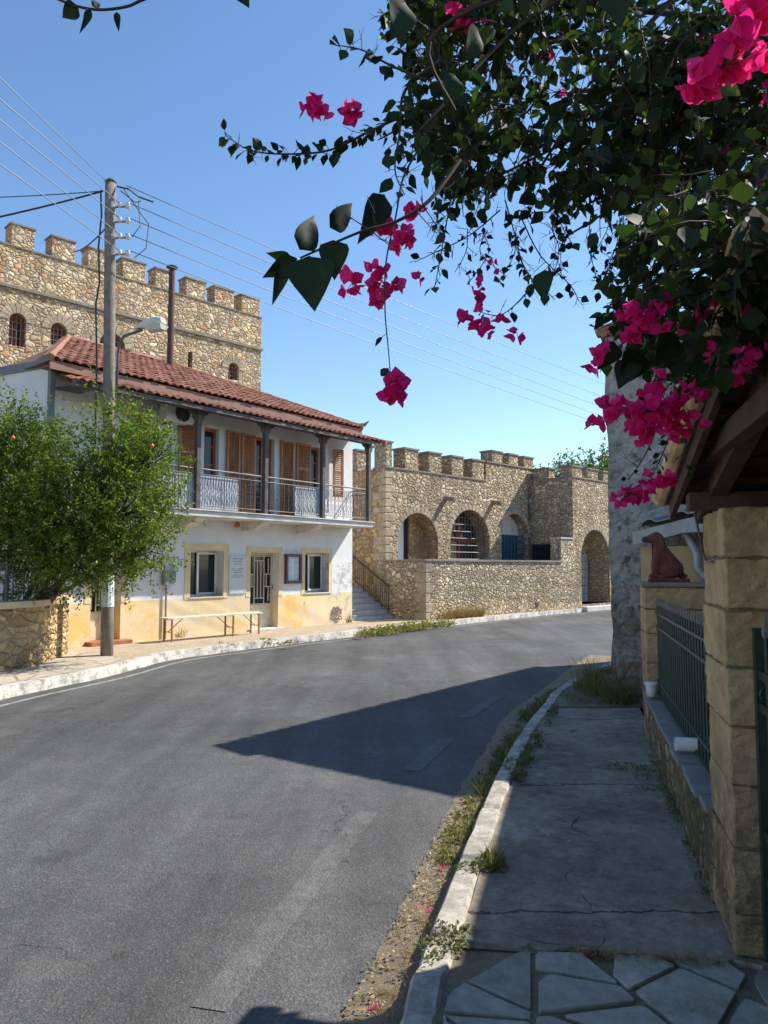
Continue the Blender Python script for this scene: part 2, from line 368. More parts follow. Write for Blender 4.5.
def m_sidewalk():
    m, t, b = newmat('stained concrete pavement'); g = NT(t); co = g.co()
    c = g.ramp(g.noise(co, 1.2, 7, .7), [(.32, (.15, .12, .086)), (.5, (.26, .218, .165)), (.68, (.40, .345, .27))])
    c = g.mix(1, c, g.ramp(g.noise(co, 11, 9, .85), [(.3, .4), (.7, 1.6)]), 'MULTIPLY')
    c = g.mix(g.ramp(g.noise(co, 17, 5, .6), [(.62, 0.), (.68, .8)]), c, (.36, .35, .33))
    c = g.mix(g.ramp(g.noise(co, 2.6, 7, .75), [(.56, 0.), (.7, .7)]), c, (.065, .058, .05))
    ad = g.n('ShaderNodeVectorMath', {0: co, 1: g.n('ShaderNodeTexNoise', {'Vector': co, 'Scale': 1.1, 'Detail': 3}).outputs['Color']}, operation='ADD').outputs[0]
    cr = g.n('ShaderNodeTexVoronoi', {'Vector': ad, 'Scale': .5}, feature='DISTANCE_TO_EDGE').outputs['Distance']
    ck = g.math('MULTIPLY', g.ramp(cr, [(0, 1.), (.004, 0.)]), g.ramp(g.noise(co, 1.4, 3), [(.42, 0.), (.55, .85)]))
    yy = g.n('ShaderNodeSeparateXYZ', {0: co}).outputs[1]; wob = g.math('MULTIPLY', g.math('SUBTRACT', g.noise(co, 3.5, 6, .7), .5), .22)
    for j0 in (5.55, 7.9, 3.55):
        dj = g.math('ABSOLUTE', g.math('SUBTRACT', g.math('ADD', yy, wob), j0)); ck = g.math('MAXIMUM', ck, g.ramp(dj, [(0.002, .9), (.010, 0.)]))
    c = g.mix(g.ramp(g.noise(co, 1.7, 8, .8), [(.5, 0.), (.62, .6)]), c, (.33, .29, .23))
    c = g.mix(ck, c, (.03, .027, .02))
    t.links.new(c, b.inputs['Base Color']); b.inputs['Roughness'].default_value = .9
    h = g.math('SUBTRACT', g.math('ADD', g.noise(co, 9, 8, .75), g.math('MULTIPLY', g.noise(co, 70, 4), .4)), ck)
    t.links.new(g.bump(h, 1, .022), b.inputs['Normal']); return m
M['sidewalk'] = m_sidewalk()
def m_dirt(name, a, bb, c3, sc1=8):
    m, t, b = newmat(name); g = NT(t); co = g.co()
    c = g.ramp(g.noise(co, sc1, 9, .8), [(.3, a), (.5, bb), (.72, c3)])
    c = g.mix(.7, c, g.ramp(g.noise(co, sc1 * 9, 5, .8), [(.3, .5), (.7, 1.5)]), 'MULTIPLY')
    t.links.new(c, b.inputs['Base Color']); b.inputs['Roughness'].default_value = .98
    t.links.new(g.bump(g.noise(co, sc1 * 5, 8, .8), .9, .02), b.inputs['Normal']); return m
M['dirt'] = m_dirt('dusty verge soil', (.13, .10, .065), (.23, .185, .125), (.33, .275, .20), 11)
M['mortar'] = m_dirt('mossy joint mortar', (.16, .125, .08), (.28, .225, .15), (.38, .31, .215), 12)
M['farpave'] = m_dirt('dusty old pavement', (.30, .235, .16), (.40, .32, .225), (.50, .43, .33), 3)
M['ground'] = m_dirt('dry ground', (.16, .13, .08), (.22, .18, .11), (.28, .23, .15), 1)
def m_crazy():
    m, t, b = newmat('pale crazy paving'); g = NT(t); co = g.co()
    v = g.n('ShaderNodeTexVoronoi', {'Vector': co, 'Scale': 1.9}); e = g.n('ShaderNodeTexVoronoi', {'Vector': co, 'Scale': 1.9}, feature='DISTANCE_TO_EDGE').outputs['Distance']
    s = g.n('ShaderNodeSeparateColor', {0: v.outputs['Color']}).outputs[0]
    c = g.ramp(s, [(0, (.36, .31, .245)), (.5, (.47, .41, .33)), (1, (.41, .365, .30))])
    c = g.mix(.6, c, g.ramp(g.noise(co, 7, 7, .75), [(.3, .6), (.7, 1.3)]), 'MULTIPLY')
    c = g.mix(g.ramp(e, [(.015, 1.), (.035, 0.)]), c, (.25, .2, .14))
    t.links.new(c, b.inputs['Base Color']); b.inputs['Roughness'].default_value = .9
    t.links.new(g.bump(g.ramp(e, [(0, 0.), (.04, 1.)]), .4, .01), b.inputs['Normal']); return m
M['crazy'] = m_crazy()
def m_kerb(name, paint, amount):
    m, t, b = newmat(name); g = NT(t); co = g.co()
    c = g.mix(g.ramp(g.noise(co, 5, 8, .75), [(amount - .06, 1.), (amount + .06, 0.)]), (.30, .27, .23), paint)
    c = g.mix(.5, c, g.ramp(g.noise(co, 18, 6, .75), [(.3, .6), (.7, 1.2)]), 'MULTIPLY')
    t.links.new(c, b.inputs['Base Color']); b.inputs['Roughness'].default_value = .85
    t.links.new(g.bump(g.noise(co, 12, 8, .75), .7, .015), b.inputs['Normal']); return m
M['kerb'] = m_kerb('worn whitewashed kerb', (.50, .46, .39), .475)
M['kerb_far'] = m_kerb('whitewashed kerb', (.60, .57, .52), .53)
def m_flag():
    m, t, b = newmat('blue grey flagstone'); g = NT(t); co = g.co()
    ri = g.n('ShaderNodeNewGeometry').outputs['Random Per Island']
    c = g.ramp(ri, [(0, (.30, .285, .24)), (.35, (.38, .36, .305)), (.7, (.48, .45, .37)), (1, (.34, .325, .28))])
    c = g.mix(1, c, g.ramp(g.noise(co, 8, 9, .8), [(.3, .55), (.7, 1.4)]), 'MULTIPLY')
    c = g.mix(g.ramp(g.noise(co, 3.5, 7, .75), [(.56, 0.), (.7, .6)]), c, (.13, .115, .09))
    t.links.new(c, b.inputs['Base Color']); b.inputs['Roughness'].default_value = .7
    t.links.new(g.bump(g.noise(co, 12, 9, .75), 1, .018), b.inputs['Normal']); return m
M['flag'] = m_flag()
def m_oldwall():
    m, t, b = newmat('eroded limewashed rubble'); g = NT(t); co = g.co()
    z = g.n('ShaderNodeSeparateXYZ', {0: co}).outputs[2]
    stn = g.mix(g.noise(co, 3, 6, .7), (.30, .225, .15), (.42, .33, .24))
    wh = g.mix(g.ramp(g.noise(co, 5, 9, .8), [(.35, 0.), (.65, 1.)]), (.42, .405, .38), (.84, .81, .76))
    lim = g.math('ADD', g.math('MULTIPLY', z, .075), g.noise(co, 1.5, 9, .78))
    c = g.mix(g.ramp(lim, [(.50, 0.), (.60, 1.)]), stn, wh)
    c = g.mix(g.ramp(g.noise(co, 7, 9, .8), [(.52, 0.), (.60, .85)]), c, (.15, .13, .105))
    c = g.mix(g.ramp(g.noise(g.co((1, 1, 2.2)), 13, 6, .8), [(.6, 0.), (.7, .8)]), c, (.10, .08, .06))
    c = g.mix(g.math('MULTIPLY', g.ramp(g.noise(co, 2.4, 6, .7), [(.45, 0.), (.6, .85)]), g.ramp(g.math('DIVIDE', z, 2.2), [(.15, 1.), (1, 0.)])), c, (.20, .10, .06))
    t.links.new(c, b.inputs['Base Color']); b.inputs['Roughness'].default_value = .96
    dsp = g.n('ShaderNodeVectorMath', {0: co, 1: g.n('ShaderNodeVectorMath', {0: g.n('ShaderNodeTexNoise', {'Vector': co, 'Scale': 3, 'Detail': 5}).outputs['Color'], 'Scale': .25}, operation='SCALE').outputs[0]}, operation='ADD').outputs[0]
    ve = g.ramp(g.n('ShaderNodeTexVoronoi', {'Vector': dsp, 'Scale': 4.2}, feature='DISTANCE_TO_EDGE').outputs['Distance'], [(.0, 0.), (.14, 1.)])
    c = g.mix(g.math('MULTIPLY', g.math('SUBTRACT', 1.0, ve), g.ramp(g.noise(co, 2, 6, .75), [(.42, 0.), (.6, .85)])), c, (.13, .11, .09))
    h = g.math('ADD', g.noise(co, 5, 9, .72), g.math('MULTIPLY', g.ramp(g.noise(co, 14, 6, .8), [(.3, 0.), (.62, 1.)]), .35)); h = g.math('ADD', h, g.math('MULTIPLY', ve, .5))
    t.links.new(g.bump(h, 1, .09), b.inputs['Normal']); return m
M['oldwall'] = m_oldwall()
def m_sand():
    m, t, b = newmat('tan cut sandstone'); g = NT(t); co = g.co()
    ri = g.n('ShaderNodeNewGeometry').outputs['Random Per Island']
    c = g.ramp(ri, [(0, (.52, .35, .18)), (.5, (.66, .47, .27)), (1, (.60, .42, .23))])
    c = g.mix(.85, c, g.ramp(g.noise(co, 4, 9, .8), [(.3, .5), (.7, 1.4)]), 'MULTIPLY')
    c = g.mix(g.ramp(g.noise(co, 60, 4, .7), [(.66, 0.), (.72, .8)]), c, (.12, .075, .04))
    z = g.n('ShaderNodeSeparateXYZ', {0: co}).outputs[2]
    f = g.math('MULTIPLY', g.ramp(g.noise(co, 4.5, 9, .8), [(.36, 0.), (.55, .9)]), g.ramp(g.math('DIVIDE', z, 1.3), [(.25, 1.), (.75, .12)]))
    c = g.mix(f, c, (.12, .09, .06))
    t.links.new(c, b.inputs['Base Color']); b.inputs['Roughness'].default_value = .95; b.inputs['Specular IOR Level'].default_value = .15
    t.links.new(g.bump(g.math('ADD', g.noise(co, 18, 9, .75), g.math('MULTIPLY', g.noise(co, 90, 3), .3)), 1, .016), b.inputs['Normal']); return m
M['sand'] = m_sand()
M['mossrock'] = rubble('mossy base masonry', [(.22, .19, .12), (.30, .25, .17), (.17, .16, .10), (.36, .31, .23), (.2, .15, .09)], 9.5, (.13, .11, .07), zs=1.1, edge=.06, bump=1, bd=.03, stain=((.09, .10, .04), .5, .4), edge2=.2)

def m_leaf(name, cols, trans=.35, rough=.5, spec=.35):
    m, t, b = newmat(name); g = NT(t)
    ri = g.n('ShaderNodeNewGeometry').outputs['Random Per Island']
    c = g.ramp(ri, [(i / (len(cols) - 1), x) for i, x in enumerate(cols)])
    t.links.new(c, b.inputs['Base Color']); b.inputs['Roughness'].default_value = rough; b.inputs['Specular IOR Level'].default_value = spec
    tr = g.n('ShaderNodeBsdfTranslucent', {0: g.mix(1, c, (1.5, 1.6, .7), 'MULTIPLY')})
    mx = g.n('ShaderNodeMixShader', {0: trans, 1: b.outputs[0], 2: tr.outputs[0]})
    t.links.new(mx.outputs[0], t.nodes['Material Output'].inputs[0]); return m
M['leaf_vine'] = m_leaf('vine leaf', [(.010, .022, .010), (.016, .032, .012), (.028, .055, .015), (.014, .027, .012), (.075, .12, .022)], .28, .6, .2)
M['leaf_big'] = m_leaf('large vine leaf', [(.008, .018, .010), (.012, .026, .012), (.018, .036, .014)], .08, .6, .15)
M['leaf_pom'] = m_leaf('pomegranate leaf', [(.05, .095, .016), (.09, .155, .02), (.16, .22, .028), (.06, .105, .018), (.27, .32, .045)], .42)
M['leaf_far'] = m_leaf('fig leaf', [(.05, .10, .03), (.08, .14, .04), (.11, .18, .05)], .3)
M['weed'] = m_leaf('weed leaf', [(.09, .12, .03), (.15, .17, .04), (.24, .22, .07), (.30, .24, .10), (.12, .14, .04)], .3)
M['weed_dark'] = m_leaf('shaded weed', [(.05, .08, .02), (.09, .12, .03), (.16, .15, .06), (.20, .16, .09)], .3)  # darker copy of the weed colours, with shade put into them
M['straw'] = m_leaf('dry straw', [(.30, .22, .11), (.42, .32, .17), (.25, .16, .07), (.38, .2, .08)], .2)
M['litter'] = m_leaf('fallen leaves', [(.34, .26, .14), (.40, .27, .13), (.26, .18, .09), (.46, .38, .24), (.33, .29, .14), (.22, .16, .09)], .2)
def m_bract():
    m, t, b = newmat('magenta bract'); g = NT(t)
    ri = g.n('ShaderNodeNewGeometry').outputs['Random Per Island']
    c = g.ramp(ri, [(0, (.62, .008, .15)), (.5, (.80, .02, .22)), (1, (.86, .06, .33))])
    t.links.new(c, b.inputs['Base Color']); b.inputs['Roughness'].default_value = .7; b.inputs['Specular IOR Level'].default_value = .1
    tr = g.n('ShaderNodeBsdfTranslucent', {0: g.mix(1, c, (1.2, 1.4, 1.1), 'MULTIPLY')})
    mx = g.n('ShaderNodeMixShader', {0: .5, 1: b.outputs[0], 2: tr.outputs[0]})
    t.links.new(mx.outputs[0], t.nodes['Material Output'].inputs[0]); return m
M['bract'] = m_bract()
M['fruit'] = plain('orange pomegranate rind', (.55, .13, .04), .4, 0, .2, 20, .1)
M['petal_white'] = plain('creamy stamen', (.7, .62, .4), .6)

# ------------------------------------------------------------------ leaf clouds
LEAFV = [(0, 0, 0), (.30, .22, .06), (.40, .50, .09), (.22, .80, .05), (0, 1.08, -.05), (-.22, .80, .05), (-.40, .50, .09), (-.30, .22, .06), (0, .5, 0)]
LEAFF = [(0, 1, 2, 8), (8, 2, 3, 4), (0, 8, 6, 7), (8, 4, 5, 6)]
BLADEV = [(-.5, 0, 0), (.5, 0, 0), (.3, .6, .05), (0, 1, .3), (-.3, .6, .05)]
BLADEF = [(0, 1, 2, 4), (4, 2, 3)]
SMALLV = [(0, 0, 0), (.28, .45, .06), (0, 1, 0), (-.28, .45, .06)]
SMALLF = [(0, 1, 2), (0, 2, 3)]
def leafgrid(nx=4, ny=7):
    V = []; F = []
    for j in range(ny + 1):
        t = j / ny; w_ = .40 * math.sin(math.pi * t ** .62) ** .9 if 0 < t < 1 else 0.0
        w_ *= (1 - .35 * t)
        for i in range(nx + 1):
            s_ = (i / nx * 2 - 1); V.append((s_ * w_ * 1.25, t * 1.08, .10 * abs(s_) * w_ * 2 - .22 * t * t + .02 * math.sin(9 * t + 2 * s_)))
    for j in range(ny):
        for i in range(nx):
            a = j * (nx + 1) + i; F.append((a, a + 1, a + nx + 2, a + nx + 1))
    return V, F
BIGV, BIGF = leafgrid()
BRV = [(0, 0, 0), (.3, .12, .1), (.5, .42, .16), (.36, .78, .1), (.05, 1.15, -.06), (-.04, 1.12, -.02), (-.36, .78, .14), (-.5, .42, .12), (-.3, .12, .1), (0, .5, -.06)]
BRF = [(0, 1, 9), (1, 2, 9), (2, 3, 9), (3, 4, 9), (4, 5, 9), (5, 6, 9), (6, 7, 9), (7, 8, 9), (8, 0, 9)]
class Leaves:
    def __init__(s, V=LEAFV, F=LEAFF): s.T = np.array(V, float); s.F = F; s.items = []
    def put(s, pos, d, nrm, size, width=1.0): s.items.append((pos[0], pos[1], pos[2], d[0], d[1], d[2], nrm[0], nrm[1], nrm[2], size, width))
    def build(s, name, mat, parent=None, extra=None):
        A = np.array(s.items); P = A[:, :3]; D = A[:, 3:6]; N = A[:, 6:9]
        D = D / (np.linalg.norm(D, axis=1, keepdims=True) + 1e-9)
        S = np.cross(D, N); S /= (np.linalg.norm(S, axis=1, keepdims=True) + 1e-9); N = np.cross(S, D)
        k = len(s.T); sz = A[:, 9][:, None, None]; wd = A[:, 10][:, None, None]
        V = P[:, None] + sz * (wd * s.T[None, :, 0:1] * S[:, None] + s.T[None, :, 1:2] * D[:, None] + s.T[None, :, 2:3] * N[:, None])
        V = V.reshape(-1, 3); n = len(A)
        loops = []; starts = []; tot = []; off = 0
        base = np.arange(n) * k
        pf = [np.array(f) for f in s.F]
        L = np.concatenate([np.concatenate([f + 0 for f in pf])[None, :] + base[:, None]], axis=0).reshape(-1)
        sizes = np.tile(np.array([len(f) for f in s.F]), n)
        st = np.concatenate([[0], np.cumsum(sizes)[:-1]])
        me = bpy.data.meshes.new(name); me.vertices.add(len(V)); me.vertices.foreach_set('co', V.ravel())
        me.loops.add(len(L)); me.loops.foreach_set('vertex_index', L.astype(np.int32))
        me.polygons.add(len(sizes)); me.polygons.foreach_set('loop_start', st.astype(np.int32)); me.polygons.foreach_set('loop_total', sizes.astype(np.int32))
        me.update(calc_edges=True); me.validate()
        return link(name, me, mat, parent, recalc=False)
def rv(r=rnd):
    while True:
        v = Vector((r.uniform(-1, 1), r.uniform(-1, 1), r.uniform(-1, 1)))
        if .05 < v.length < 1: return v.normalized()

# ------------------------------------------------------------------ ground, road, pavements
def sheet(name, poly, z, mat, label=None, kind='structure'):
    mb = MB().add([(p[0], p[1], z) for p in poly], [tuple(range(len(poly)))])
    bm = bmesh.new(); me = mb.mesh(name); bm.from_mesh(me); bmesh.ops.triangulate(bm, faces=bm.faces); bm.to_mesh(me); bm.free()
    o = link(name, me, mat, recalc=False)
    for p in me.polygons:
        if p.normal.z < 0:
            me.flip_normals(); break
    if kind: o['kind'] = kind
    return o
def smooth_poly(pts, sub=6):            # Catmull-Rom
    out = []; n = len(pts); P = [Vector((p[0], p[1])) for p in pts]
    for i in range(n - 1):
        p0, p1, p2, p3 = P[max(i - 1, 0)], P[i], P[i + 1], P[min(i + 2, n - 1)]
        for k in range(sub):
            t = k / sub; out.append(.5 * ((2 * p1) + (p2 - p0) * t + (2 * p0 - 5 * p1 + 4 * p2 - p3) * t * t + (3 * p1 - p0 - 3 * p2 + p3) * t ** 3))
    out.append(P[-1]); return out
sheet('ground', [(-600, -600), (600, -600), (600, 900), (-600, 900)], -.03, M['ground'])
Zs = .14; Zf = .15
# near kerb: top outer edge and inner edge
kin_px = [(430, 1024), (452, 933), (465, 889), (485, 835), (506, 781), (524, 744), (543, 717), (555, 700), (570, 684), (586, 669)]
kout_px = [(400, 1024), (421, 960), (438, 913), (458, 862), (470, 835), (489, 791), (509, 751), (529.6, 720), (545, 702), (558, 688)]
kout = [G(x, y, Zs) for x, y in kout_px]
kout = [Vector((-1.2, -6, 0)), Vector((-.35, 0, 0))] + kout + [Vector((3.6, 12.2, 0)), Vector((6.5, 15.2, 0)), Vector((11, 19.5, 0)), Vector((30, 37, 0))]
ko = smooth_poly(kout, 6)
def offset(pts, d):
    out = []
    for i, p in enumerate(pts):
        t = (pts[min(i + 1, len(pts) - 1)] - pts[max(i - 1, 0)]).normalized(); out.append(p + Vector((t.y, -t.x)) * d)
    return out
ki = offset(ko, .13)
KT = MB()
r2 = random.Random(3); segs = len(ko)
fine = []
for i in range(segs - 1):
    nn = max(2, int((ko[i + 1] - ko[i]).length / .05)) if ko[i].y < 12 else 3
    for k in range(nn): fine.append(ko[i].lerp(ko[i + 1], k / nn))
fine.append(ko[-1])
finei = offset(fine, .13)
prof = []
for i, (a, b) in enumerate(zip(fine, finei)):
    j = noise.noise((a.x * 4, a.y * 4, 1)) * .012; j2 = noise.noise((a.x * 9, a.y * 9, 5)) * .008; j3 = noise.noise((a.x * 2.5, a.y * 2.5, 9)) * .015
    n = (b - a).normalized()
    a1 = a - n * (.012 + j * .6)
    j2 -= .022 if len(prof) % 19 == 0 else 0
    prof.append([(a1.x, a1.y, -.02), (a1.x + n.x * .004, a1.y + n.y * .004, Zs - .022 + j2), (a1.x + n.x * .02, a1.y + n.y * .02, Zs + .002 + j2), (b.x - n.x * .02 + n.x * j3, b.y - n.y * .02 + n.y * j3, Zs + .004 + j2), (b.x + n.x * j3, b.y + n.y * j3, Zs - .03)])
for i in range(len(prof) - 1):
    for k in range(4): KT.quad(prof[i][k], prof[i + 1][k], prof[i + 1][k + 1], prof[i][k + 1])
kb = obj('kerb', KT, M['kerb'], smooth=True); kb['kind'] = 'structure'

# line of the fence: X = a + .2577*Y
def FL(a, Y): return Vector((a + .2577 * Y, Y, 0))
FA = .628
Fr = Frame((0.628, 0, 0), math.atan2(1, .2577) - R(180) + R(180))      # not used for pixels, fence direction only
# concrete pavement: from Y=3.35 to the old building
inner = [p for p in ki if 3.0 < p.y < 13]
def grid_fill(name, left, right, z, mat, n=14, amp=.004):
    mb = MB(); rows = []
    for (l, r) in zip(left, right): rows.append([(l[0] + (r[0] - l[0]) * k / n, l[1] + (r[1] - l[1]) * k / n) for k in range(n + 1)])
    for row in rows: mb.v += [(x, y, z + noise.noise((x * 2.3, y * 2.3, 2)) * amp) for x, y in row]
    for i in range(len(rows) - 1):
        for k in range(n):
            a = i * (n + 1) + k; mb.f.append((a, a + 1, a + n + 2, a + n + 1))
    o = obj(name, mb, mat); o['kind'] = 'structure'; return o
lf = []; rt = []
for k in range(60):
    Y = 3.22 + k * (9.6 - 3.22) / 59
    i = min(range(len(fine)), key=lambda j: abs(finei[j].y - Y)); l = finei[i]
    jag = 0 if k else 0
    x_r = .70 + .2577 * Y if Y < 8.6 else 3.2 + (Y - 8.6) * .9
    lf.append((l.x - .005, Y + (.09 * math.sin(k * 1.7) if k == 0 else 0))); rt.append((x_r, Y - (.12 if k == 0 else 0)))
grid_fill('pavement', lf, rt, Zs - .012, M['sidewalk'], 24, .014)
# raised lip of the concrete bay toward the flagstones
mb = MB(); N_ = 40; a0 = Vector((lf[0][0], 3.25)); b0 = Vector((rt[0][0] + .0, 3.06))
pts = [a0.lerp(b0, i / N_) + Vector((0, .05 * noise.noise((i * .35, 0, 3)) + .02 * noise.noise((i * 1.3, 0, 3)))) for i in range(N_ + 1)]
for i in range(N_):
    p, q = pts[i], pts[i + 1]
    mb.quad((p.x, p.y, Zs - .05), (q.x, q.y, Zs - .05), (q.x, q.y + .01, Zs + .004), (p.x, p.y + .01, Zs + .004))
    mb.quad((p.x, p.y + .01, Zs + .004), (q.x, q.y + .01, Zs + .004), (q.x, q.y + .14, Zs - .008), (p.x, p.y + .14, Zs - .008))
o = obj('pavement_lip', mb, M['sidewalk']); o['kind'] = 'structure'
# flagstones
fb = [p for p in ki if p.y < 3.6]
sheet('paving_bed', [(p.x - .01, p.y) for p in fb if p.y < 3.4] + [(2.4, 3.3), (2.4, -6)], Zs - .017, M['mortar'])
def voronoi_flags(sites, bound, gap, rn):
    polys = []
    for i, s in enumerate(sites):
        poly = list(bound)
        for j, q in enumerate(sites):
            if i == j or (q - s).length > 1.6: continue
            m = (s + q) / 2; d = (q - s).normalized(); m = m - d * gap
            out = []
            for k in range(len(poly)):
                a, b = poly[k], poly[(k + 1) % len(poly)]; da = (a - m).dot(d); db = (b - m).dot(d)
                if da <= 0: out.append(a)
                if (da < 0) != (db < 0) and abs(da - db) > 1e-9: out.append(a + (b - a) * (da / (da - db)))
            poly = out
            if len(poly) < 3: break
        if len(poly) >= 3: polys.append(poly)
    return polys
r3 = random.Random(23)
def area(P): return abs(sum(P[i].x * P[(i + 1) % len(P)].y - P[(i + 1) % len(P)].x * P[i].y for i in range(len(P)))) / 2
def clip(P, m, d):
    out = []
    for k in range(len(P)):
        a, b = P[k], P[(k + 1) % len(P)]; da = (a - m).dot(d); db = (b - m).dot(d)
        if da <= 0: out.append(a)
        if (da < 0) != (db < 0) and abs(da - db) > 1e-9: out.append(a + (b - a) * (da / (da - db)))
    return out
def split(P, out):
    A = area(P); c = sum(P, Vector((0, 0))) / len(P)
    if A < r3.uniform(.055, .16) or A < .03: out.append(P); return
    # cut across the longest extent, tilted at random
    best = max(((p - q) for p in P for q in P), key=lambda v: v.length); a_ = math.atan2(best.y, best.x) + r3.uniform(-.38, .38)
    d = Vector((math.cos(a_), math.sin(a_))); m = c + best * r3.uniform(-.14, .14)
    for dd in (d, -d):
        Q = clip(P, m, dd)
        if len(Q) > 2: split(Q, out)
cells = []; split([Vector((-1.4, -1.4)), Vector((2.6, -1.4)), Vector((2.6, 3.34)), Vector((-1.4, 3.34))], cells)
stones = []
for P in cells:
    if r3.random() < .03: continue
    if area(P) > .06 and r3.random() < .3:      # knock a corner off
        i = r3.randrange(len(P)); c = sum(P, Vector((0, 0))) / len(P); d = (P[i] - c); P = clip(P, c + d * r3.uniform(.55, .85), d.normalized())
    c = sum(P, Vector((0, 0))) / len(P); g_ = r3.uniform(.006, .018)
    for i in range(len(P)):
        pass
    Q = list(P)
    for i in range(len(P)):
        a_, b_ = P[i], P[(i + 1) % len(P)]; e = (b_ - a_)
        if e.length < 1e-4: continue
        n_ = Vector((e.y, -e.x)).normalized()
        if (c - a_).dot(n_) > 0: n_ = -n_
        Q = clip(Q, a_ - n_ * g_, n_)
        if len(Q) < 3: break
    if len(Q) >= 3: stones.append(Q)
mb = MB()
def kx(Y):
    i = min(range(len(finei)), key=lambda j: abs(finei[j].y - Y)); return finei[i].x
for poly in stones:
    cx = sum((p for p in poly), Vector((0, 0))) / len(poly)
    if cx.x < kx(cx.y) + .02 or cx.y > 3.3 - .10 * cx.x: continue
    pp = []
    for k in range(len(poly)):
        a, b = poly[k], poly[(k + 1) % len(poly)]; L = (b - a).length
        if L < .03: continue
        c1 = a.lerp(b, min(.5, (.007 / L))); nseg = max(1, int(L / .07))
        for t in range(nseg + 1):
            q = c1.lerp(b.lerp(a, min(.5, (.007 / L))), t / nseg); pp.append(q + (cx - q) * (.05 * noise.noise((q.x * 9, q.y * 9, 3))))
    pp = [Vector((max(p.x, kx(p.y) + .015), min(p.y, 3.22 - .06 * p.x))) for p in pp]
    if len(pp) < 4: continue
    z = Zs - .006 + r3.uniform(-.006, .006); n = len(pp); tx, ty = r3.uniform(-.012, .012), r3.uniform(-.012, .012)
    zz = lambda p, d: z - d + tx * (p.x - cx.x) + ty * (p.y - cx.y)
    ins = [p.lerp(cx, .014) for p in pp]
    vs = [(p.x, p.y, zz(p, .035)) for p in pp] + [(p.x, p.y, zz(p, .004)) for p in pp] + [(p.x, p.y, zz(p, 0)) for p in ins]
    fs = [tuple(range(2 * n, 3 * n))]
    for l in (0, 1):
        for k in range(n): fs.append((l * n + k, l * n + (k + 1) % n, (l + 1) * n + (k + 1) % n, (l + 1) * n + k))
    mb.add(vs, fs)
o = obj('flagstone_paving', mb, M['flag']); o['kind'] = 'structure'

# far kerb (house side)
fk_px = [(0, 700), (50, 689), (110, 676), (172, 660), (240, 650.5), (300, 643), (355, 636.6), (400, 630), (452, 625.5), (530, 617), (609, 610)]
fk = [G(x, y, 0) for x, y in fk_px]
d0 = (fk[0] - fk[1]).normalized()
fkp = [fk[0] + Vector((-1.2, -8.5, 0)), fk[0] + Vector((-.6, -3, 0))] + fk + [fk[-1] + Vector((8, 7.6, 0)), fk[-1] + Vector((30, 28, 0))]
fko = smooth_poly(fkp, 6); fki = offset(fko, -.21)
asph = sheet('road', [(p.x, p.y) for p in fko] + [(p.x, p.y) for p in reversed(ko)], 0, M['asphalt'])
mb = MB()
for i in range(len(fko) - 1):
    a, b, c, d = fko[i], fko[i + 1], fki[i + 1], fki[i]
    for t in range(4):
        p, q = a.lerp(b, t / 4), a.lerp(b, (t + 1) / 4); s_, r_ = d.lerp(c, t / 4), d.lerp(c, (t + 1) / 4)
        def hz(u): return Zf + noise.noise((u.x * 2, u.y * 2, 0)) * .02
        def jt(u): v = noise.noise((u.x * 3, u.y * 3, 4)) * .04; return Vector((u.x + v, u.y - v))
        p, q = jt(p), jt(q)
        p2, q2 = p.lerp(s_, .12), q.lerp(r_, .12)
        mb.quad((p.x, p.y, -.01), (q.x, q.y, -.01), (q2.x, q2.y, hz(q)), (p2.x, p2.y, hz(p)))
        mb.quad((p2.x, p2.y, hz(p)), (q2.x, q2.y, hz(q)), (r_.x, r_.y, Zf - .01), (s_.x, s_.y, Zf - .01))
o = obj('kerb_far', mb, M['kerb_far']); o['kind'] = 'structure'; o.name = 'far_kerb'
# pavement behind the far kerb
fpo = [(p.x, p.y) for p in fki]
sheet('far_pavement', fpo + [(40, 70), (-40, 70), (-40, -10)], Zf - .012, M['farpave'])
p_a = G(140, 650, Zf)
cz = [p for p in fki if p.y < 12.2]
sheet('crazy_paving', [(p.x - .0, p.y) for p in cz] + [(-4.55, 13.0), (-5.5, 13.7), (-7.5, 14.6), (-12, 6), (-12, cz[0].y)], Zf - .006, M['crazy'])
# painted lines
def stripe(name, pts, wdt, mat, z=.004):
    P = [Vector((p.x, p.y)) for p in pts]; L = offset(P, -wdt / 2); Rr = offset(P, wdt / 2)
    return sheet(name, [(p.x, p.y) for p in L] + [(p.x, p.y) for p in reversed(Rr)], z, mat)
el_ = offset(fko, .32)
el_ = [p for p in el_ if 3 < p.y < 40]
stripe('edge_line', el_, .09, M['edgeline'])
for (a, b) in (((208, 1010), (368, 812)), ((412, 771), (447, 739)), ((465, 718), (497, 697))):
    A, B = G(*a), G(*b); stripe('lane_dash', [A, A.lerp(B, .5), B], .15, M['paintline'])
wb = [(0, 757), (120, 728), (250, 690), (380, 662), (480, 645)]
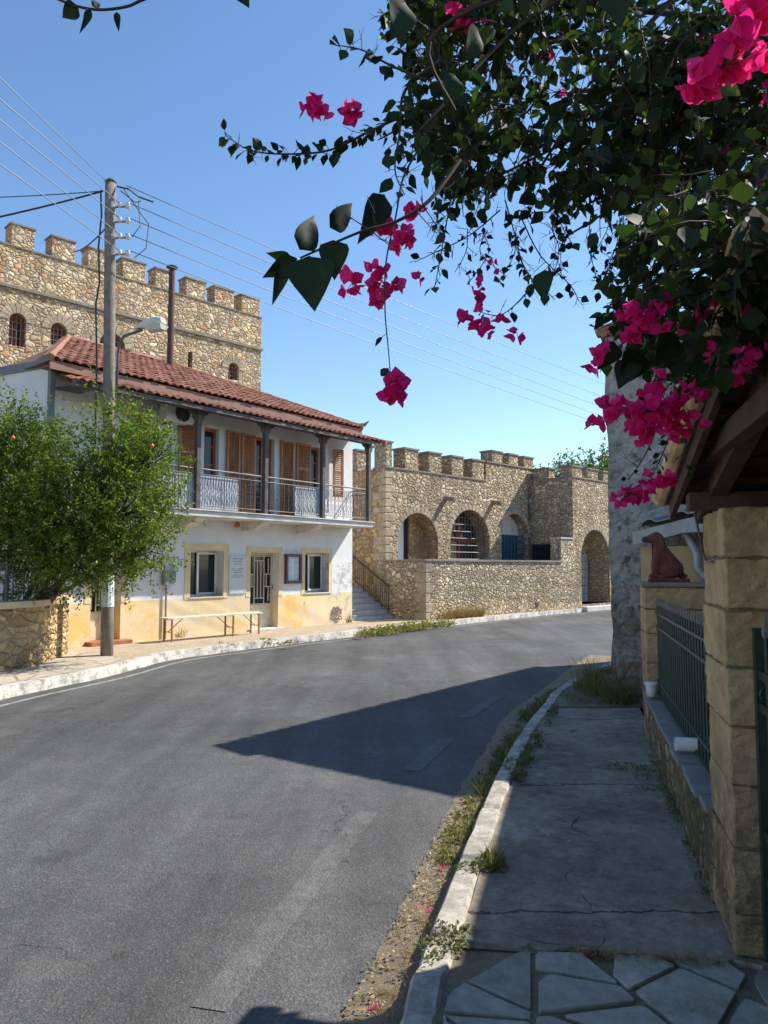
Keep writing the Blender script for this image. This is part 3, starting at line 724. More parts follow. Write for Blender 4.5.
# dirt verge at the foot of the near kerb
dl_px = [(300, 1100), (347, 1005), (384, 944), (408, 893), (428, 852), (448, 812), (475, 764), (485, 751), (502, 720), (523, 703), (545, 688), (565, 672), (590, 655)]
dl = smooth_poly([G(x, y, 0) for x, y in dl_px], 20)
vl = []; vr = []
for p in dl:
    i = min(range(len(fine)), key=lambda j: (fine[j] - p).length); q = fine[i]
    jj = noise.noise((p.x * 5, p.y * 5, 7)) * .02 + noise.noise((p.x * 17, p.y * 17, 7)) * .02; dd = (p - q); ln = max(dd.length, .05); p2 = q + dd.normalized() * (ln + jj)
    vl.append((p2.x, p2.y)); vr.append((q.x + .03, q.y))
def verge_grid():
    n = 10; mb = MB()
    for (l, r) in zip(vl, vr):
        for k in range(n + 1):
            x = l[0] + (r[0] - l[0]) * k / n; y = l[1] + (r[1] - l[1]) * k / n
            mb.v.append((x, y, .004 + .035 * math.sin(math.pi * .5 * k / n) * (1 + noise.noise((x * 6, y * 6, 0))) * .8))
    for i in range(len(vl) - 1):
        for k in range(n):
            a = i * (n + 1) + k; mb.f.append((a, a + 1, a + n + 2, a + n + 1))
    o = obj('verge', mb, M['dirt'], smooth=True); o['kind'] = 'structure'
verge_grid()

# ------------------------------------------------------------------ weeds, grass, litter
def stuff(o, label, cat): return tag(o, label, cat, kind='stuff')
def verge_point(r, y0, y1, s0=0, s1=1):
    for _ in range(200):
        i = r.randrange(len(vl)); s = r.uniform(s0, s1)
        x = vl[i][0] + (vr[i][0] - vl[i][0]) * s; y = vl[i][1] + (vr[i][1] - vl[i][1]) * s
        y += r.uniform(-.06, .06)
        if y0 < y < y1: return Vector((x, y, .02))
    return Vector((x, y, .02))
r4 = random.Random(11)
L = Leaves(BLADEV, BLADEF); L2 = Leaves(SMALLV, SMALLF)
def tuft(L, c, n, h, r, wd=.06, lean=.6):
    for _ in range(n):
        a = r.uniform(0, 2 * math.pi); d = Vector((math.cos(a) * r.uniform(0, lean), math.sin(a) * r.uniform(0, lean), 1))
        L.put(c + Vector((math.cos(a), math.sin(a), 0)) * r.uniform(0, .03), d, Vector((math.cos(a + 1), math.sin(a + 1), .2)), h * r.uniform(.5, 1.2), wd)
def weedball(L, c, n, rad, r, sz=.02, up=.6):
    for _ in range(n):
        v = rv(r); v.z = abs(v.z) * up
        p = c + v * rad * r.uniform(.2, 1)
        L.put(p, v + rv(r) * .7, rv(r) + Vector((0, 0, 1)), sz * r.uniform(.6, 1.4), 1.3)
# sunlit clump of weeds at the kerb foot and its shaded continuation
for _ in range(110):
    c = verge_point(r4, 4.3, 5.6, .3, 1); weedball(L2, c, 20, r4.uniform(.02, .07), r4, r4.uniform(.012, .026)); tuft(L, c, 3, .09, r4, .05)
stuff(L2.build('weeds', M['weed']), 'low green weeds in the sunlit strip at the foot of the near kerb', 'weeds')
L2 = Leaves(SMALLV, SMALLF)
for _ in range(230):
    c = verge_point(r4, 5.4, 10.5, .45, 1); weedball(L2, c, 20, r4.uniform(.03, .09), r4, .026)
for _ in range(60):
    c = verge_point(r4, 5.6, 9.5, .5, 1); tuft(L, c, 14, .13, r4, .07)
for _ in range(70):      # along the inner side of the kerb
    Y = r4.choice([r4.uniform(5.6, 6.4), r4.uniform(6.3, 8.5), r4.uniform(4.0, 4.2)]); c = Vector((kx(Y) + r4.uniform(0, .10 if Y < 6.5 else .12), Y, Zs)); weedball(L2, c, 22, r4.uniform(.02, .06), r4, .02); tuft(L, c, 5, .09, r4, .07)
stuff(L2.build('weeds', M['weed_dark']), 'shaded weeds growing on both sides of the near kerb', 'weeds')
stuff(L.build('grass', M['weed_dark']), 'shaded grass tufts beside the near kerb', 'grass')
# dry litter
L2 = Leaves(SMALLV, SMALLF)
for _ in range(5200):
    c = verge_point(r4, 2.2, 5.3, .05, 1); v = rv(r4); v.z *= .3
    if noise.noise((c.x * 7, c.y * 4, 2)) + .35 * (c.x - vl[0][0]) < r4.uniform(-.25, .55): continue
    L2.put(c + Vector((0, 0, r4.uniform(0, .015))), v, rv(r4) * .6 + Vector((0, 0, 1)), r4.uniform(.006, .026), r4.uniform(.35, 1.5))
stuff(L2.build('leaf_litter', M['litter']), 'dry fallen leaves in the dusty strip between asphalt and near kerb', 'leaf litter')
LD = Leaves(BLADEV, BLADEF)
for _ in range(300):
    c = verge_point(r4, 2.3, 6.5, .45, 1); tuft(LD, c, 6, r4.uniform(.03, .09), r4, .05, 1.6)
stuff(LD.build('dry_grass', M['straw']), 'thin dry grass lying in the dusty strip at the near kerb', 'dry grass')
# fallen magenta bracts
L2 = Leaves(LEAFV, LEAFF)
for p in [(304, 497, 458), (262, 620, 430), (270, 628, 432), (232, 600, 0), (94, 918, 0), (300, 500, 0), (310, 498, 0), (270, 600, 0)]:
    q = G(340 + p[0] * .3385, 700 + p[1] * .3385, .03)
    for _ in range(3): L2.put(q + rv(r4) * .012, rv(r4), rv(r4) * .4 + Vector((0, 0, 1)), r4.uniform(.012, .022), 1.1)
stuff(L2.build('fallen_bracts', M['bract']), 'fallen magenta petals in the dusty strip by the near kerb', 'petals')
# dry grass at the lip of the concrete
L = Leaves(BLADEV, BLADEF)
for _ in range(650):
    t = r4.random() ** .8; p = Vector((.75 + .62 * t, 3.16 - .06 * t + r4.gauss(0, .022), Zs - .01)); a = r4.uniform(0, 6.28)
    L.put(p, Vector((math.cos(a), math.sin(a) , r4.uniform(.05, .8))), Vector((0, .3, 1)), r4.uniform(.03, .075), .05)
stuff(L.build('dry_grass', M['straw']), 'dry straw coloured grass along the edge of the concrete by the gate pillar', 'dry grass')
L = Leaves(SMALLV, SMALLF)
for (x, y, n, rad) in ((445, 940, 12, .05), (438, 955, 10, .05), (455, 930, 5, .03), (470, 868, 8, .05), (480, 868, 5, .04), (640, 770, 9, .09), (655, 790, 7, .07), (620, 765, 6, .08), (520, 765, 12, .07), (535, 745, 8, .07)):
    c = G(x, y, Zs)
    for _ in range(n): weedball(L, c + Vector((r4.gauss(0, rad), r4.gauss(0, rad), 0)), 16, .035, r4, .017)
for k in range(80):
    Y = r4.uniform(3.6, 6.4); c = FL(FA - .02, Y); c.z = Zs; weedball(L, c, 10, .035, r4, .014)
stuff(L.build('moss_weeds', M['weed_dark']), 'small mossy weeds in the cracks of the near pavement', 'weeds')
# far verge weeds in front of the stairs, bright
L = Leaves(SMALLV, SMALLF); LB = Leaves(BLADEV, BLADEF)
for _ in range(420):
    t = r4.random(); x = 358 + 95 * t; y = 634.5 - 12 * t + r4.uniform(-2.5, 3.0); c = G(x, y, .05)
    weedball(L, c, 16, r4.uniform(.07, .16), r4, .05, 1.0)
for (x, y, s_) in ((268, 641, 1.), (280, 645, 1.), (295, 643.5, 1.), (225, 645, .6), (150, 640, .6), (160, 638, .6)):
    for _ in range(int(8 * s_)):
        c = G(x + r4.gauss(0, 5), y + r4.gauss(0, .7), .12); weedball(L, c, 14, r4.uniform(.05, .1), r4, .035, .8)
stuff(L.build('weeds', M['weed']), 'bright weeds along the far kerb in front of the stone stairs', 'weeds')
for (x, y, n) in ((146, 637, 12), (160, 637, 10), (75, 645, 8), (90, 642, 9), (103, 640, 5), (136, 637, 4), (178, 637, 8), (345, 622, 16), (342, 621, 10)):
    for _ in range(n):
        c = G(x + r4.gauss(0, 4), y + r4.uniform(-.5, .5), Zf); tuft(LB, c, 9, r4.uniform(.15, .32), r4, .05)
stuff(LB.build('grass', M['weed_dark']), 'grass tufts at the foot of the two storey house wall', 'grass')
# tall grass by the corner of the old building and dirt there
LB = Leaves(BLADEV, BLADEF)
for _ in range(420):
    c = Vector((r4.uniform(1.7, 2.95), r4.uniform(8.6, 10.9), Zs - .02))
    if c.x > 2.62 + (c.y - 9) * .75 and c.y > 8.9: continue
    if c.x < kx(c.y) + .05: continue
    h = r4.uniform(.06, .16) + (.38 if c.x > 2.5 else .0) * r4.random() ** 2; tuft(LB, c, 16, h, r4, .022, .9)
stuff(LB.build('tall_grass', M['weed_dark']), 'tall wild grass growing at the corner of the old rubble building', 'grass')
grid_fill('corner_soil', [(kx(8.55 + k * .35), 8.55 + k * .35) for k in range(8)], [(3.0 + k * .25, 8.55 + k * .35) for k in range(8)], Zs + .0, M['dirt'], 6, .02)

# ------------------------------------------------------------------ two storey house
HA = math.atan2(.781, .624)
HO = G(352, 622, Zf); H = Frame(HO, HA)
hx = lambda px, py=600, y=0: H.pix(px, py, y)[0]
hz = lambda px, py, y=0: H.pix(px, py, y)[1]
XL = hx(45, 500)
DADO = (hz(150, 600.5) + hz(350, 592)) / 2
M['wallpaint'] = m_wallpaint()
house = thing('two_storey_house', 'white two storey house with ochre base, timber balcony and red tiled roof', 'house', HO, HA)
zslab = (H.pix(374, 523, -.8)[1] + H.pix(175, 509, -.8)[1]) / 2
print('house XL', XL, 'dado', DADO, 'slab', zslab)
def op(px0, px1, pyt, pyb, name=''):
    c = (px0 + px1) / 2
    return dict(xa=hx(px0, 590), xb=hx(px1, 590), zt=hz(c, pyt), zb=hz(c, pyb))
W1 = op(189.8, 223, 549.5, 596.5); D1 = op(250, 278.3, 552.5, 628.5); W2 = op(304.6, 328.6, 553.5, 592.5); D0 = op(91, 121, 560, 641)
D1['zb'] = .0; D0['zb'] = .0; D0['zt'] = D1['zt']; W2['zt'] = W1['zt'] = (W1['zt'] + W2['zt']) / 2; W2['zb'] = W1['zb'] = (W1['zb'] + W2['zb']) / 2
U1 = op(201.5, 216.5, 428, 478); U2 = op(254, 273, 436, 515); U3 = op(309, 320.5, 447.5, 490); U0 = op(130, 146, 415, 455)
ztop = (U1['zt'] + U2['zt'] + U3['zt']) / 3
for u in (U0, U1, U2, U3): u['zt'] = ztop
U2['zb'] = zslab + .04; U1['zb'] = U3['zb'] = zslab + .75; U0['zb'] = zslab + .75
zeave = (H.pix(355, 431, -.35)[1] + H.pix(120, 379, -.35)[1]) / 2       # underside of the main eave
print('ops', W1, D1, U1, U2, 'eave', zeave)
HW = zeave + .02
mb = MB().wall(XL, 0, -.1, HW, 0, .32, [W1, D1, W2, D0, U0, U1, U2, U3])
mb.box(XL, XL + .25, .32, 7, -.1, HW); mb.box(-.25, 0, .32, 7, -.1, HW); mb.box(XL, 0, 7, 7.2, -.1, HW)
hw = obj('wall', mb, M['wallpaint'], house)
# room floors and dark partition so interiors stay dark
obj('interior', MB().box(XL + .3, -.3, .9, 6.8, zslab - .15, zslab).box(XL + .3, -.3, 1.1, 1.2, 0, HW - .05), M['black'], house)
# raised ochre surrounds
M['ochre_trim'] = plain('ochre painted surround', (.70, .56, .32), .9, 0, .12, 3, .3, .004)
def surround(o, t, zb):
    m = MB(); y0 = -.012
    m.box(o['xa'] - t, o['xa'], y0, .005, zb, o['zt'] + t); m.box(o['xb'], o['xb'] + t, y0, .005, zb, o['zt'] + t)
    m.box(o['xa'], o['xb'], y0, .005, o['zt'], o['zt'] + t); obj('surround', m, M['ochre_trim'], house)
surround(W1, .16, DADO - .02); surround(D1, .14, DADO - .02); surround(W2, .13, DADO - .02); surround(D0, .14, DADO - .02)
# sliding windows downstairs
def slider(o, dx=0.):
    y = .26; m = MB(); xa, xb, zb, zt = o['xa'], o['xb'], o['zb'], o['zt']; t = .045
    m.box(xa, xb, y, y + .05, zb, zb + t).box(xa, xb, y, y + .05, zt - t, zt).box(xa, xa + t, y, y + .05, zb + t, zt - t).box(xb - t, xb, y, y + .05, zb + t, zt - t)
    xm = xa + (xb - xa) * .38
    m.box(xm, xm + t * 1.2, y - .03, y, zb + t, zt - t).box(xb - t * 1.4, xb - .01, y - .03, y, zb + t, zt - t)
    m.box(xm + t * 1.2, xb - t * 1.4, y - .03, y, zb + t, zb + 2 * t).box(xm + t * 1.2, xb - t * 1.4, y - .03, y, zt - 2 * t, zt - t)
    f = obj('window', m, M['white_metal'], house)
    obj('pane', MB().box(xa + .02, xb - .02, y + .02, y + .028, zb + .02, zt - .02), M['glass'], f)
    obj('curtain', MB().box(xb - .36, xb - .12, y + .06, y + .07, zb, zt), M['shed_wall'], f)
    obj('window_sill', MB().box(xa - .03, xb + .03, -.03, .3, zb - .03, zb), M['concrete'], f)
slider(W1); slider(W2)
# doors with metal grille
def grille_door(o, col):
    xa, xb, zt = o['xa'], o['xb'], o['zt']; y = .22; mid = .62
    dr = obj('door', MB().box(xa, xa + .06, y, y + .05, 0, zt).box(xb - .06, xb, y, y + .05, 0, zt).box(xa + .06, xb - .06, y, y + .05, zt - .07, zt).box(xa + .06, xb - .06, y, y + .05, 0, mid), col, house)
    obj('pane', MB().box(xa + .06, xb - .06, y + .04, y + .045, mid, zt - .07), M['glass'], dr)
    g = MB(); x0, x1, z0, z1 = xa + .07, xb - .07, mid + .02, zt - .09; wdt = x1 - x0; b = .018; yy = y - .012
    def vb(fx, fa, fb): x = x0 + fx * wdt; g.box(x - b / 2, x + b / 2, yy - .01, yy + .01, z0 + fa * (z1 - z0), z0 + fb * (z1 - z0))
    def hb(fz, fa, fb): z = z0 + fz * (z1 - z0); g.box(x0 + fa * wdt, x0 + fb * wdt, yy - .012, yy + .008, z - b / 2, z + b / 2)
    for fx in (0, .3, .7, 1): vb(fx, 0, 1)
    for fx in (.43, .57): vb(fx, .12, .9)
    for fx in (.12, .88): vb(fx, .05, .36); vb(fx, .62, .96)
    for fx in (.2, .8): vb(fx, .36, .62)
    for fz in (.0, .36, .62, 1): hb(fz, 0, .3); hb(fz, .7, 1)
    for fz in (.12, .9): hb(fz, .3, .7)
    for fz in (.18, .78): hb(fz, 0, .12); hb(fz, .88, 1)
    hb(0, .3, .7); hb(1, .3, .7)
    obj('grille', g, M['cream_metal'], dr)
    obj('handle', MB().tube([(xb - .05, y - .05, 1.0), (xb - .05, y - .05, 1.1)], .012, 6), M['grey_steel'], dr)
    return dr
grille_door(D1, M['cream_metal']); grille_door(D0, M['cream_metal'])
obj('doorstep', MB().box(D0['xa'] - .1, D0['xb'] + .15, -.25, .2, -.02, .07), M['rust_iron'], house, bevel=.01)
obj('doorstep', MB().box(D1['xa'] - .05, D1['xb'] + .05, -.12, .2, -.02, .04), M['concrete'], house, bevel=.01)
# bare rubble patch where plaster has fallen
xp, zp = H.pix(336, 614); mb = MB(); ang = [rnd.uniform(.75, 1.15) for _ in range(22)]
mb.prism([(xp + .27 * a * math.cos(i * 2 * math.pi / 22), max(.02, zp + .24 * a * math.sin(i * 2 * math.pi / 22))) for i, a in enumerate(ang)], 'y', -.008, .002)
obj('bare_masonry_patch', mb, rubble('exposed masonry', [(.34, .27, .22), (.26, .22, .19), (.4, .34, .28)], 8, (.3, .26, .22)), house)
# upstairs joinery
def up_window(o, door=False):
    xa, xb, zb, zt = o['xa'], o['xb'], o['zb'], o['zt']; y = .12; t = .07; m = MB()
    m.box(xa, xa + t, y, y + .06, zb, zt).box(xb - t, xb, y, y + .06, zb, zt).box(xa + t, xb - t, y, y + .06, zt - t, zt).box(xa + t, xb - t, y, y + .06, zb, zb + t)
    xm = (xa + xb) / 2
    if door: m.box(xm - .04, xm + .04, y - .01, y + .05, zb + t, zt - t)
    n = 4 if door else 3
    for k in range(1, n): z = zb + (zt - zb) * k / n; m.box(xa + t, xb - t, y + .01, y + .05, z - .02, z + .02)
    f = obj('french_door' if door else 'window', m, M['shutter_dk'], house)
    obj('pane', MB().box(xa + .03, xb - .03, y + .03, y + .036, zb + .03, zt - .03), M['glass'], f)
for u in (U0, U1, U3): up_window(u)
up_window(U2, True)
def shutter(px0, px1, zb, zt, yo=-.05, swing=0, lower=False):
    xa, xb = hx(px0, 470), hx(px1, 470); m = MB(); t = .055; wd = xb - xa
    m.box(0, t, -.02, .02, zb, zt).box(wd - t, wd, -.02, .02, zb, zt).box(t, wd - t, -.02, .02, zt - t, zt).box(t, wd - t, -.02, .02, zb, zb + t * 1.4)
    zmid = (zb + zt) / 2; m.box(t, wd - t, -.018, .018, zmid - .03, zmid + .03)
    z = zb + t * 1.4
    while z < zt - t - .02:
        m.add([(t, -.02, z), (wd - t, -.02, z), (wd - t, .012, z + .045), (t, .012, z + .045), (t, -.012, z - .004), (wd - t, -.012, z - .004), (wd - t, .02, z + .04), (t, .02, z + .04)],
              [(0, 1, 2, 3), (4, 7, 6, 5), (0, 4, 5, 1), (2, 6, 7, 3)])
        z += .055
    o = obj('shutter', m, M['shutter'], house); o.location = (xa, yo, 0); o.rotation_euler = (0, 0, swing); return o
zb_w = U1['zb'] - .03; zb_d = U2['zb'] + .02
shutter(177, 194, zb_w, ztop, -.05, R(-4)); shutter(225, 239, zb_d, ztop, -.06, R(4)); shutter(240, 252.8, zb_d, ztop, -.06, R(-6))
shutter(279.5, 293, zb_d, ztop, -.05, R(3)); shutter(295, 307.7, zb_w, ztop, -.06, R(-6)); shutter(330, 338, zb_w, ztop, -.12, R(-16)); shutter(131, 144, zb_w, ztop, -.05)
# balcony slab
XS = hx(372.5, 523, -.8); XBL = hx(128, 505, -.8)
sl_ = obj('balcony_slab', MB().box(XBL, XS, -.82, 0, zslab - .13, zslab), M['concrete'], house, bevel=.015)
obj('slab_edge_lip', MB().box(XBL - .02, XS + .03, -.86, -.6, zslab + .001, zslab + .03), M['concrete'], sl_, bevel=.008)
def corbel(x):
    pr = [(0, zslab - .13), (-.78, zslab - .13), (-.78, zslab - .17), (-.70, zslab - .19), (-.66, zslab - .24), (-.56, zslab - .25), (-.50, zslab - .29), (-.38, zslab - .33), (0, zslab - .36)]
    obj('corbel', MB().prism(pr, 'x', x - .13, x + .13), M['concrete'], house, bevel=.006)
for px in (246, 300, 180): corbel(hx(px, 530))
# porch posts with carved brackets
zpe = (H.pix(385, 446, -1.15)[1] + H.pix(130, 389, -1.15)[1]) / 2      # porch eave height
zbm = zpe + .10
for px in (197, 265, 322.5, 368.3):
    x = hx(px, 480, -.74); m = MB().box(x - .055, x + .055, -.80, -.69, zslab + .03, zbm - .1)
    m.box(x - .075, x + .075, -.82, -.67, zbm - .16, zbm - .08)
    p = obj('porch_post', m, M['dark_wood'], house, bevel=.008)
    for s_ in (-1, 1):
        pr = [(x + s_ * .055, zbm - .5), (x + s_ * .085, zbm - .42), (x + s_ * .08, zbm - .34), (x + s_ * .14, zbm - .28), (x + s_ * .15, zbm - .2), (x + s_ * .25, zbm - .16), (x + s_ * .27, zbm - .1), (x + s_ * .055, zbm - .1)]
        obj('bracket', MB().prism(pr, 'y', -.77, -.72), M['dark_wood'], p)
# porch beams and roof
XPR = hx(385, 446, -1.15); XPL = hx(100, 385, -1.15)
bm_ = MB().box(XPL - .3, XPR - .25, -.82, -.67, zbm - .1, zbm + .04)
k = XPL
while k < XPR - .1:
    bm_.bar((k, -1.12, zpe - .03), (k, 0, zpe - .03 + 1.12 * .32), .06, .08); k += .62
bm_.box(XPL, XPR - .02, -1.16, -1.13, zpe - .07, zpe - .005)
obj('porch_beams', bm_, M['dark_wood'], house)

def tile_plane(name, O, U, V, ul, vl_, mat, parent, inside=None, pw=.19, pc=.34, amp=.035, nu=8):
    O, U, V = Vector(O), Vector(U).normalized(), Vector(V).normalized(); Nn = U.cross(V); Nn = Nn if Nn.z > 0 else -Nn
    ncol = int(round(ul / pw)); nrow = int(math.ceil(vl_ / pc)); vs = []; fs = []; uv = []
    for r_ in range(nrow):
        for c_ in range(ncol):
            v0, v1 = r_ * pc, min(vl_, (r_ + 1) * pc + .02); u0 = c_ * pw
            if inside and not inside(u0 + pw / 2, (v0 + v1) / 2): continue
            jit = rnd.uniform(-.006, .006); jv = rnd.uniform(-.015, .015); base = len(vs)
            for vi, vv in enumerate((v0 + jv - .0, v1)):
                for j in range(nu + 1):
                    u = u0 + pw * j / nu; ph = j / nu
                    hgt = amp * math.sin(math.pi * min(1, max(0, (ph - .1) / .8))) if .1 < ph < .9 else -.012
                    lift = (.028 if vi == 0 else 0.0) + jit
                    vs.append(O + U * u + V * vv + Nn * (hgt + lift))
            for j in range(nu):
                fs.append((base + j, base + j + 1, base + nu + 2 + j, base + nu + 1 + j)); uv.append((c_, r_))
            # open lower end thickness
            b2 = len(vs)
            for j in range(nu + 1): vs.append(vs[base + j] - Nn * .018)
            for j in range(nu): fs.append((base + j, b2 + j, b2 + j + 1, base + j + 1)); uv.append((c_, r_))
    me = bpy.data.meshes.new(name); me.from_pydata([tuple(v) for v in vs], [], fs); ul_ = me.uv_layers.new(name='UV')
    dat = np.zeros((len(me.loops), 2)); i = 0
    for p, t in zip(me.polygons, uv):
        for li in p.loop_indices: dat[li] = (t[0] + .5, t[1] + .5)
    ul_.data.foreach_set('uv', dat.ravel()); me.update()
    return link(name, me, mat, parent, recalc=False, smooth=False)
sl_p = .32; vdir = Vector((0, 1, sl_p)).normalized(); plen = 1.15 * math.sqrt(1 + sl_p ** 2)
# under-board then tiles; right end hipped
pr_ = obj('porch_roof', MB().add([(XPL, -1.15, zpe), (XPR, -1.15, zpe), (XPR - .55, 0, zpe + 1.15 * sl_p), (XPL, 0, zpe + 1.15 * sl_p), (XPL, -1.15, zpe + .02), (XPR, -1.15, zpe + .02), (XPR - .55, 0, zpe + 1.15 * sl_p + .02), (XPL, 0, zpe + 1.15 * sl_p + .02)],
        [(0, 1, 2, 3), (4, 5, 6, 7), (0, 1, 5, 4), (1, 2, 6, 5), (3, 0, 4, 7)]), M['dark_wood'], house)
tile_plane('roof_tiles', (XPL, -1.2, zpe + .03), (1, 0, 0), vdir, XPR - XPL, plen, M['tile'], pr_, inside=lambda u, v: u < (XPR - XPL) - .5 * v)
obj('hip_tiles', MB().tube([(XPR + .01, -1.2, zpe + .05), (XPR - .55, 0, zpe + 1.15 * sl_p + .06)], .06, 8), M['tile_orange'], pr_)
# small orange lean-to roof further left
xq0, xq1 = max(hx(53, 370, -.8), XL + .12), hx(101, 380, -.8)
zq = (hz(53, 373, -.8) + hz(95, 386, -.8)) / 2
le = obj('lean_to_roof', MB().box(xq0, xq1, -.82, 0, zq - .06, zq - .03), M['dark_wood'], house)
tile_plane('roof_tiles', (xq0, -.85, zq), (1, 0, 0), (0, 1, .3), xq1 - xq0, .9, M['tile_orange'], le)
# main roof: ridge parallel to the facade, hip on the right
EZ = zeave + .06; RY = 3.6; RZ = H.pix(150, 358.5, RY)[1] - .05; slp = (RZ - EZ) / (RY + .4)
XRR = hx(362, 425, -.4); XRL = hx(50, 360, -.4)
print('roof', EZ, RZ, slp, XRR, XRL)
hipx = XRR - (RY + .4); hipl = XRL + (RY + .4) * .62
rf = obj('roof', MB().add([(XRL, -.4, EZ), (XRR, -.4, EZ), (XRR, 2 * RY + .4, EZ), (XRL, 2 * RY + .4, EZ), (hipl, RY, RZ), (hipx, RY, RZ)],
        [(0, 1, 5, 4), (1, 2, 5), (2, 3, 4, 5), (0, 4, 3), (0, 3, 2, 1)]), M['roof_board'], house)
vd = Vector((0, 1, slp)).normalized(); vl2 = (RY + .4) * math.sqrt(1 + slp ** 2)
tile_plane('roof_tiles', (XRL, -.45, EZ + .035), (1, 0, 0), vd, XRR - XRL + .02, vl2 + .03, M['tile'], rf, inside=lambda u, v: v * math.cos(math.atan(slp)) * .62 - .05 < u < (XRR - XRL) - v * math.cos(math.atan(slp)) + .05)
obj('ridge_tiles', MB().tube([(XRL, -.42, EZ + .06), (hipl, RY, RZ + .05), (hipx, RY, RZ + .05)], .075, 8), M['tile'], rf)
hp = MB(); A, B = Vector((XRR + .03, -.43, EZ + .06)), Vector((hipx, RY, RZ + .06)); nh = 13
for i in range(nh):
    a, b = A.lerp(B, i / nh), A.lerp(B, (i + 1.12) / nh); hp.tube([a, b], [.085, .07], 8)
obj('hip_tiles', hp, M['tile'], rf)
obj('finial', MB().tube([A + Vector((-.15, .15, .05)), A + Vector((.03, -.03, .09)), A + Vector((.12, -.1, .2))], [.07, .05, .015], 8), M['finial'], rf)
obj('fascia', MB().box(XRL, XRR, -.41, -.37, EZ - .16, EZ + .01).box(XRR - .03, XRR, -.37, 7, EZ - .16, EZ), M['roof_board'], rf)
obj('soffit', MB().box(XRL, XRR, -.37, .0, EZ - .10, EZ - .08), M['roof_board'], rf)
# chimney pipe of the house
zc0 = H.pix(171, 363, 3.0)[1]; zc1 = H.pix(171, 270, 3.0)[1]; xc = hx(171, 320, 3.0)
ch = obj('chimney_pipe', MB().tube([(xc, 3.0, zc0 - .6), (xc, 3.0, zc1)], .085, 12), M['rust_pipe'], rf)
obj('cowl', MB().lathe([(.07, zc1), (.07, zc1 + .06), (.16, zc1 + .07), (.16, zc1 + .1), (.02, zc1 + .16)], 12, (xc, 3.0, 0)), M['rust_pipe'], ch)
# annex wing on the left with slate grey gutter and downpipe
nd = Vector((-.899, .438, 0)); a0_ = H.l(H.w(XL, 0, 0)); 
la = H.l(H.w(XL, 0, 0) + nd * 6) ; za = EZ + .02; nrm = Vector((.438, .899, 0)); lb = H.l(H.w(XL, 0, 0) + nd * 6 + nrm * 4); lc = H.l(H.w(XL, 0, 0) + nrm * 3)
an = obj('side_wing', MB().prism([(a0_.x, a0_.y), (la.x, la.y), (lb.x, lb.y), (lc.x, lc.y)], 'z', -.1, za), M['wallpaint'], house)
ga = Vector((a0_.x + .06, a0_.y - .1, za + .03)); gb = Vector((la.x, la.y - .1, za + .03))
gut = obj('gutter', MB().bar(ga, gb, .13, .17), M['gutter'], an)
xdp = hx(48, 480, -.1)
dp = MB().bar((xdp, -.11, .1), (xdp, -.11, za - .1), .11, .11)
obj('downpipe', dp, M['gutter'], gut, bevel=.015)
obj('gutter_end', MB().box(ga.x - .02, ga.x + .12, ga.y - .08, ga.y + .07, ga.z - .09, ga.z + .1), M['white_metal'], gut)
# balcony railing
rl = MB(); yR = -.74; zr0, zr1 = zslab + .12, zslab + 1.0
zt_ = H.pix(265, 477, yR)[1]; zr1 = zt_; print('rail height', zr1 - zslab)
rl.tube([(XBL, yR, zr1), (XS - .05, yR, zr1)], .02, 6); rl.tube([(XBL, yR, zr1 - .12), (XS - .05, yR, zr1 - .12)], .011, 6); rl.tube([(XBL, yR, zr0), (XS - .05, yR, zr0)], .011, 6)
rl.tube([(XS - .05, yR, zr1), (XS - .05, 0, zr1)], .02, 6); rl.tube([(XS - .05, yR, zr1 - .12), (XS - .05, 0, zr1 - .12)], .011, 6); rl.tube([(XS - .05, yR, zr0), (XS - .05, 0, zr0)], .011, 6)
rl.tube([(XS - .05, yR, zslab), (XS - .05, yR, zr1)], .02, 6)
k = XBL; i = 0
while k < XS - .08:
    rl.tube([(k, yR, zslab if i % 8 == 0 else zr0), (k, yR, zr1 - .12)], .013 if i % 8 == 0 else .008, 5); k += .155; i += 1
    x = k - .078; zm = (zr0 + zr1 - .12) / 2; hh = (zr1 - .12 - zr0) / 2
    for s_ in (-1, 1):
        for t_ in (-1, 1):
            pts = [(x + s_ * (.008 + .034 * math.sin(a) * (1 - a / 9)), yR, zm + t_ * (.04 + hh * .8 * a / 5.2)) for a in [q * .52 for q in range(11)]]
            rl.tube(pts, .006, 4, False)
for q in range(1, 5): rl.tube([(XS - .05, yR * q / 5, zr0), (XS - .05, yR * q / 5, zr1 - .12)], .008, 5)
rail = obj('railing', rl, M['grey_steel'], house)
for (p0, p1) in ((150, 194), (200, 238), (295, 321), (325, 343)):
    xa, xb = hx(p0, 500, -.70), hx(p1, 500, -.70)
    if p0 == 325: continue
    obj('privacy_panel', MB().box(xa, xb, -.705, -.697, zr0 - .06, zr1 - .14), M['marble'], rail)
# ceiling lamp / wasp nest like knob below slab
obj('outdoor_lamp', MB().lathe([(.02, 0), (.07, .03), (.06, .1), (.02, .13)], 10, (hx(234, 525), -.12, zslab - .28)), M['rust_iron'], house)

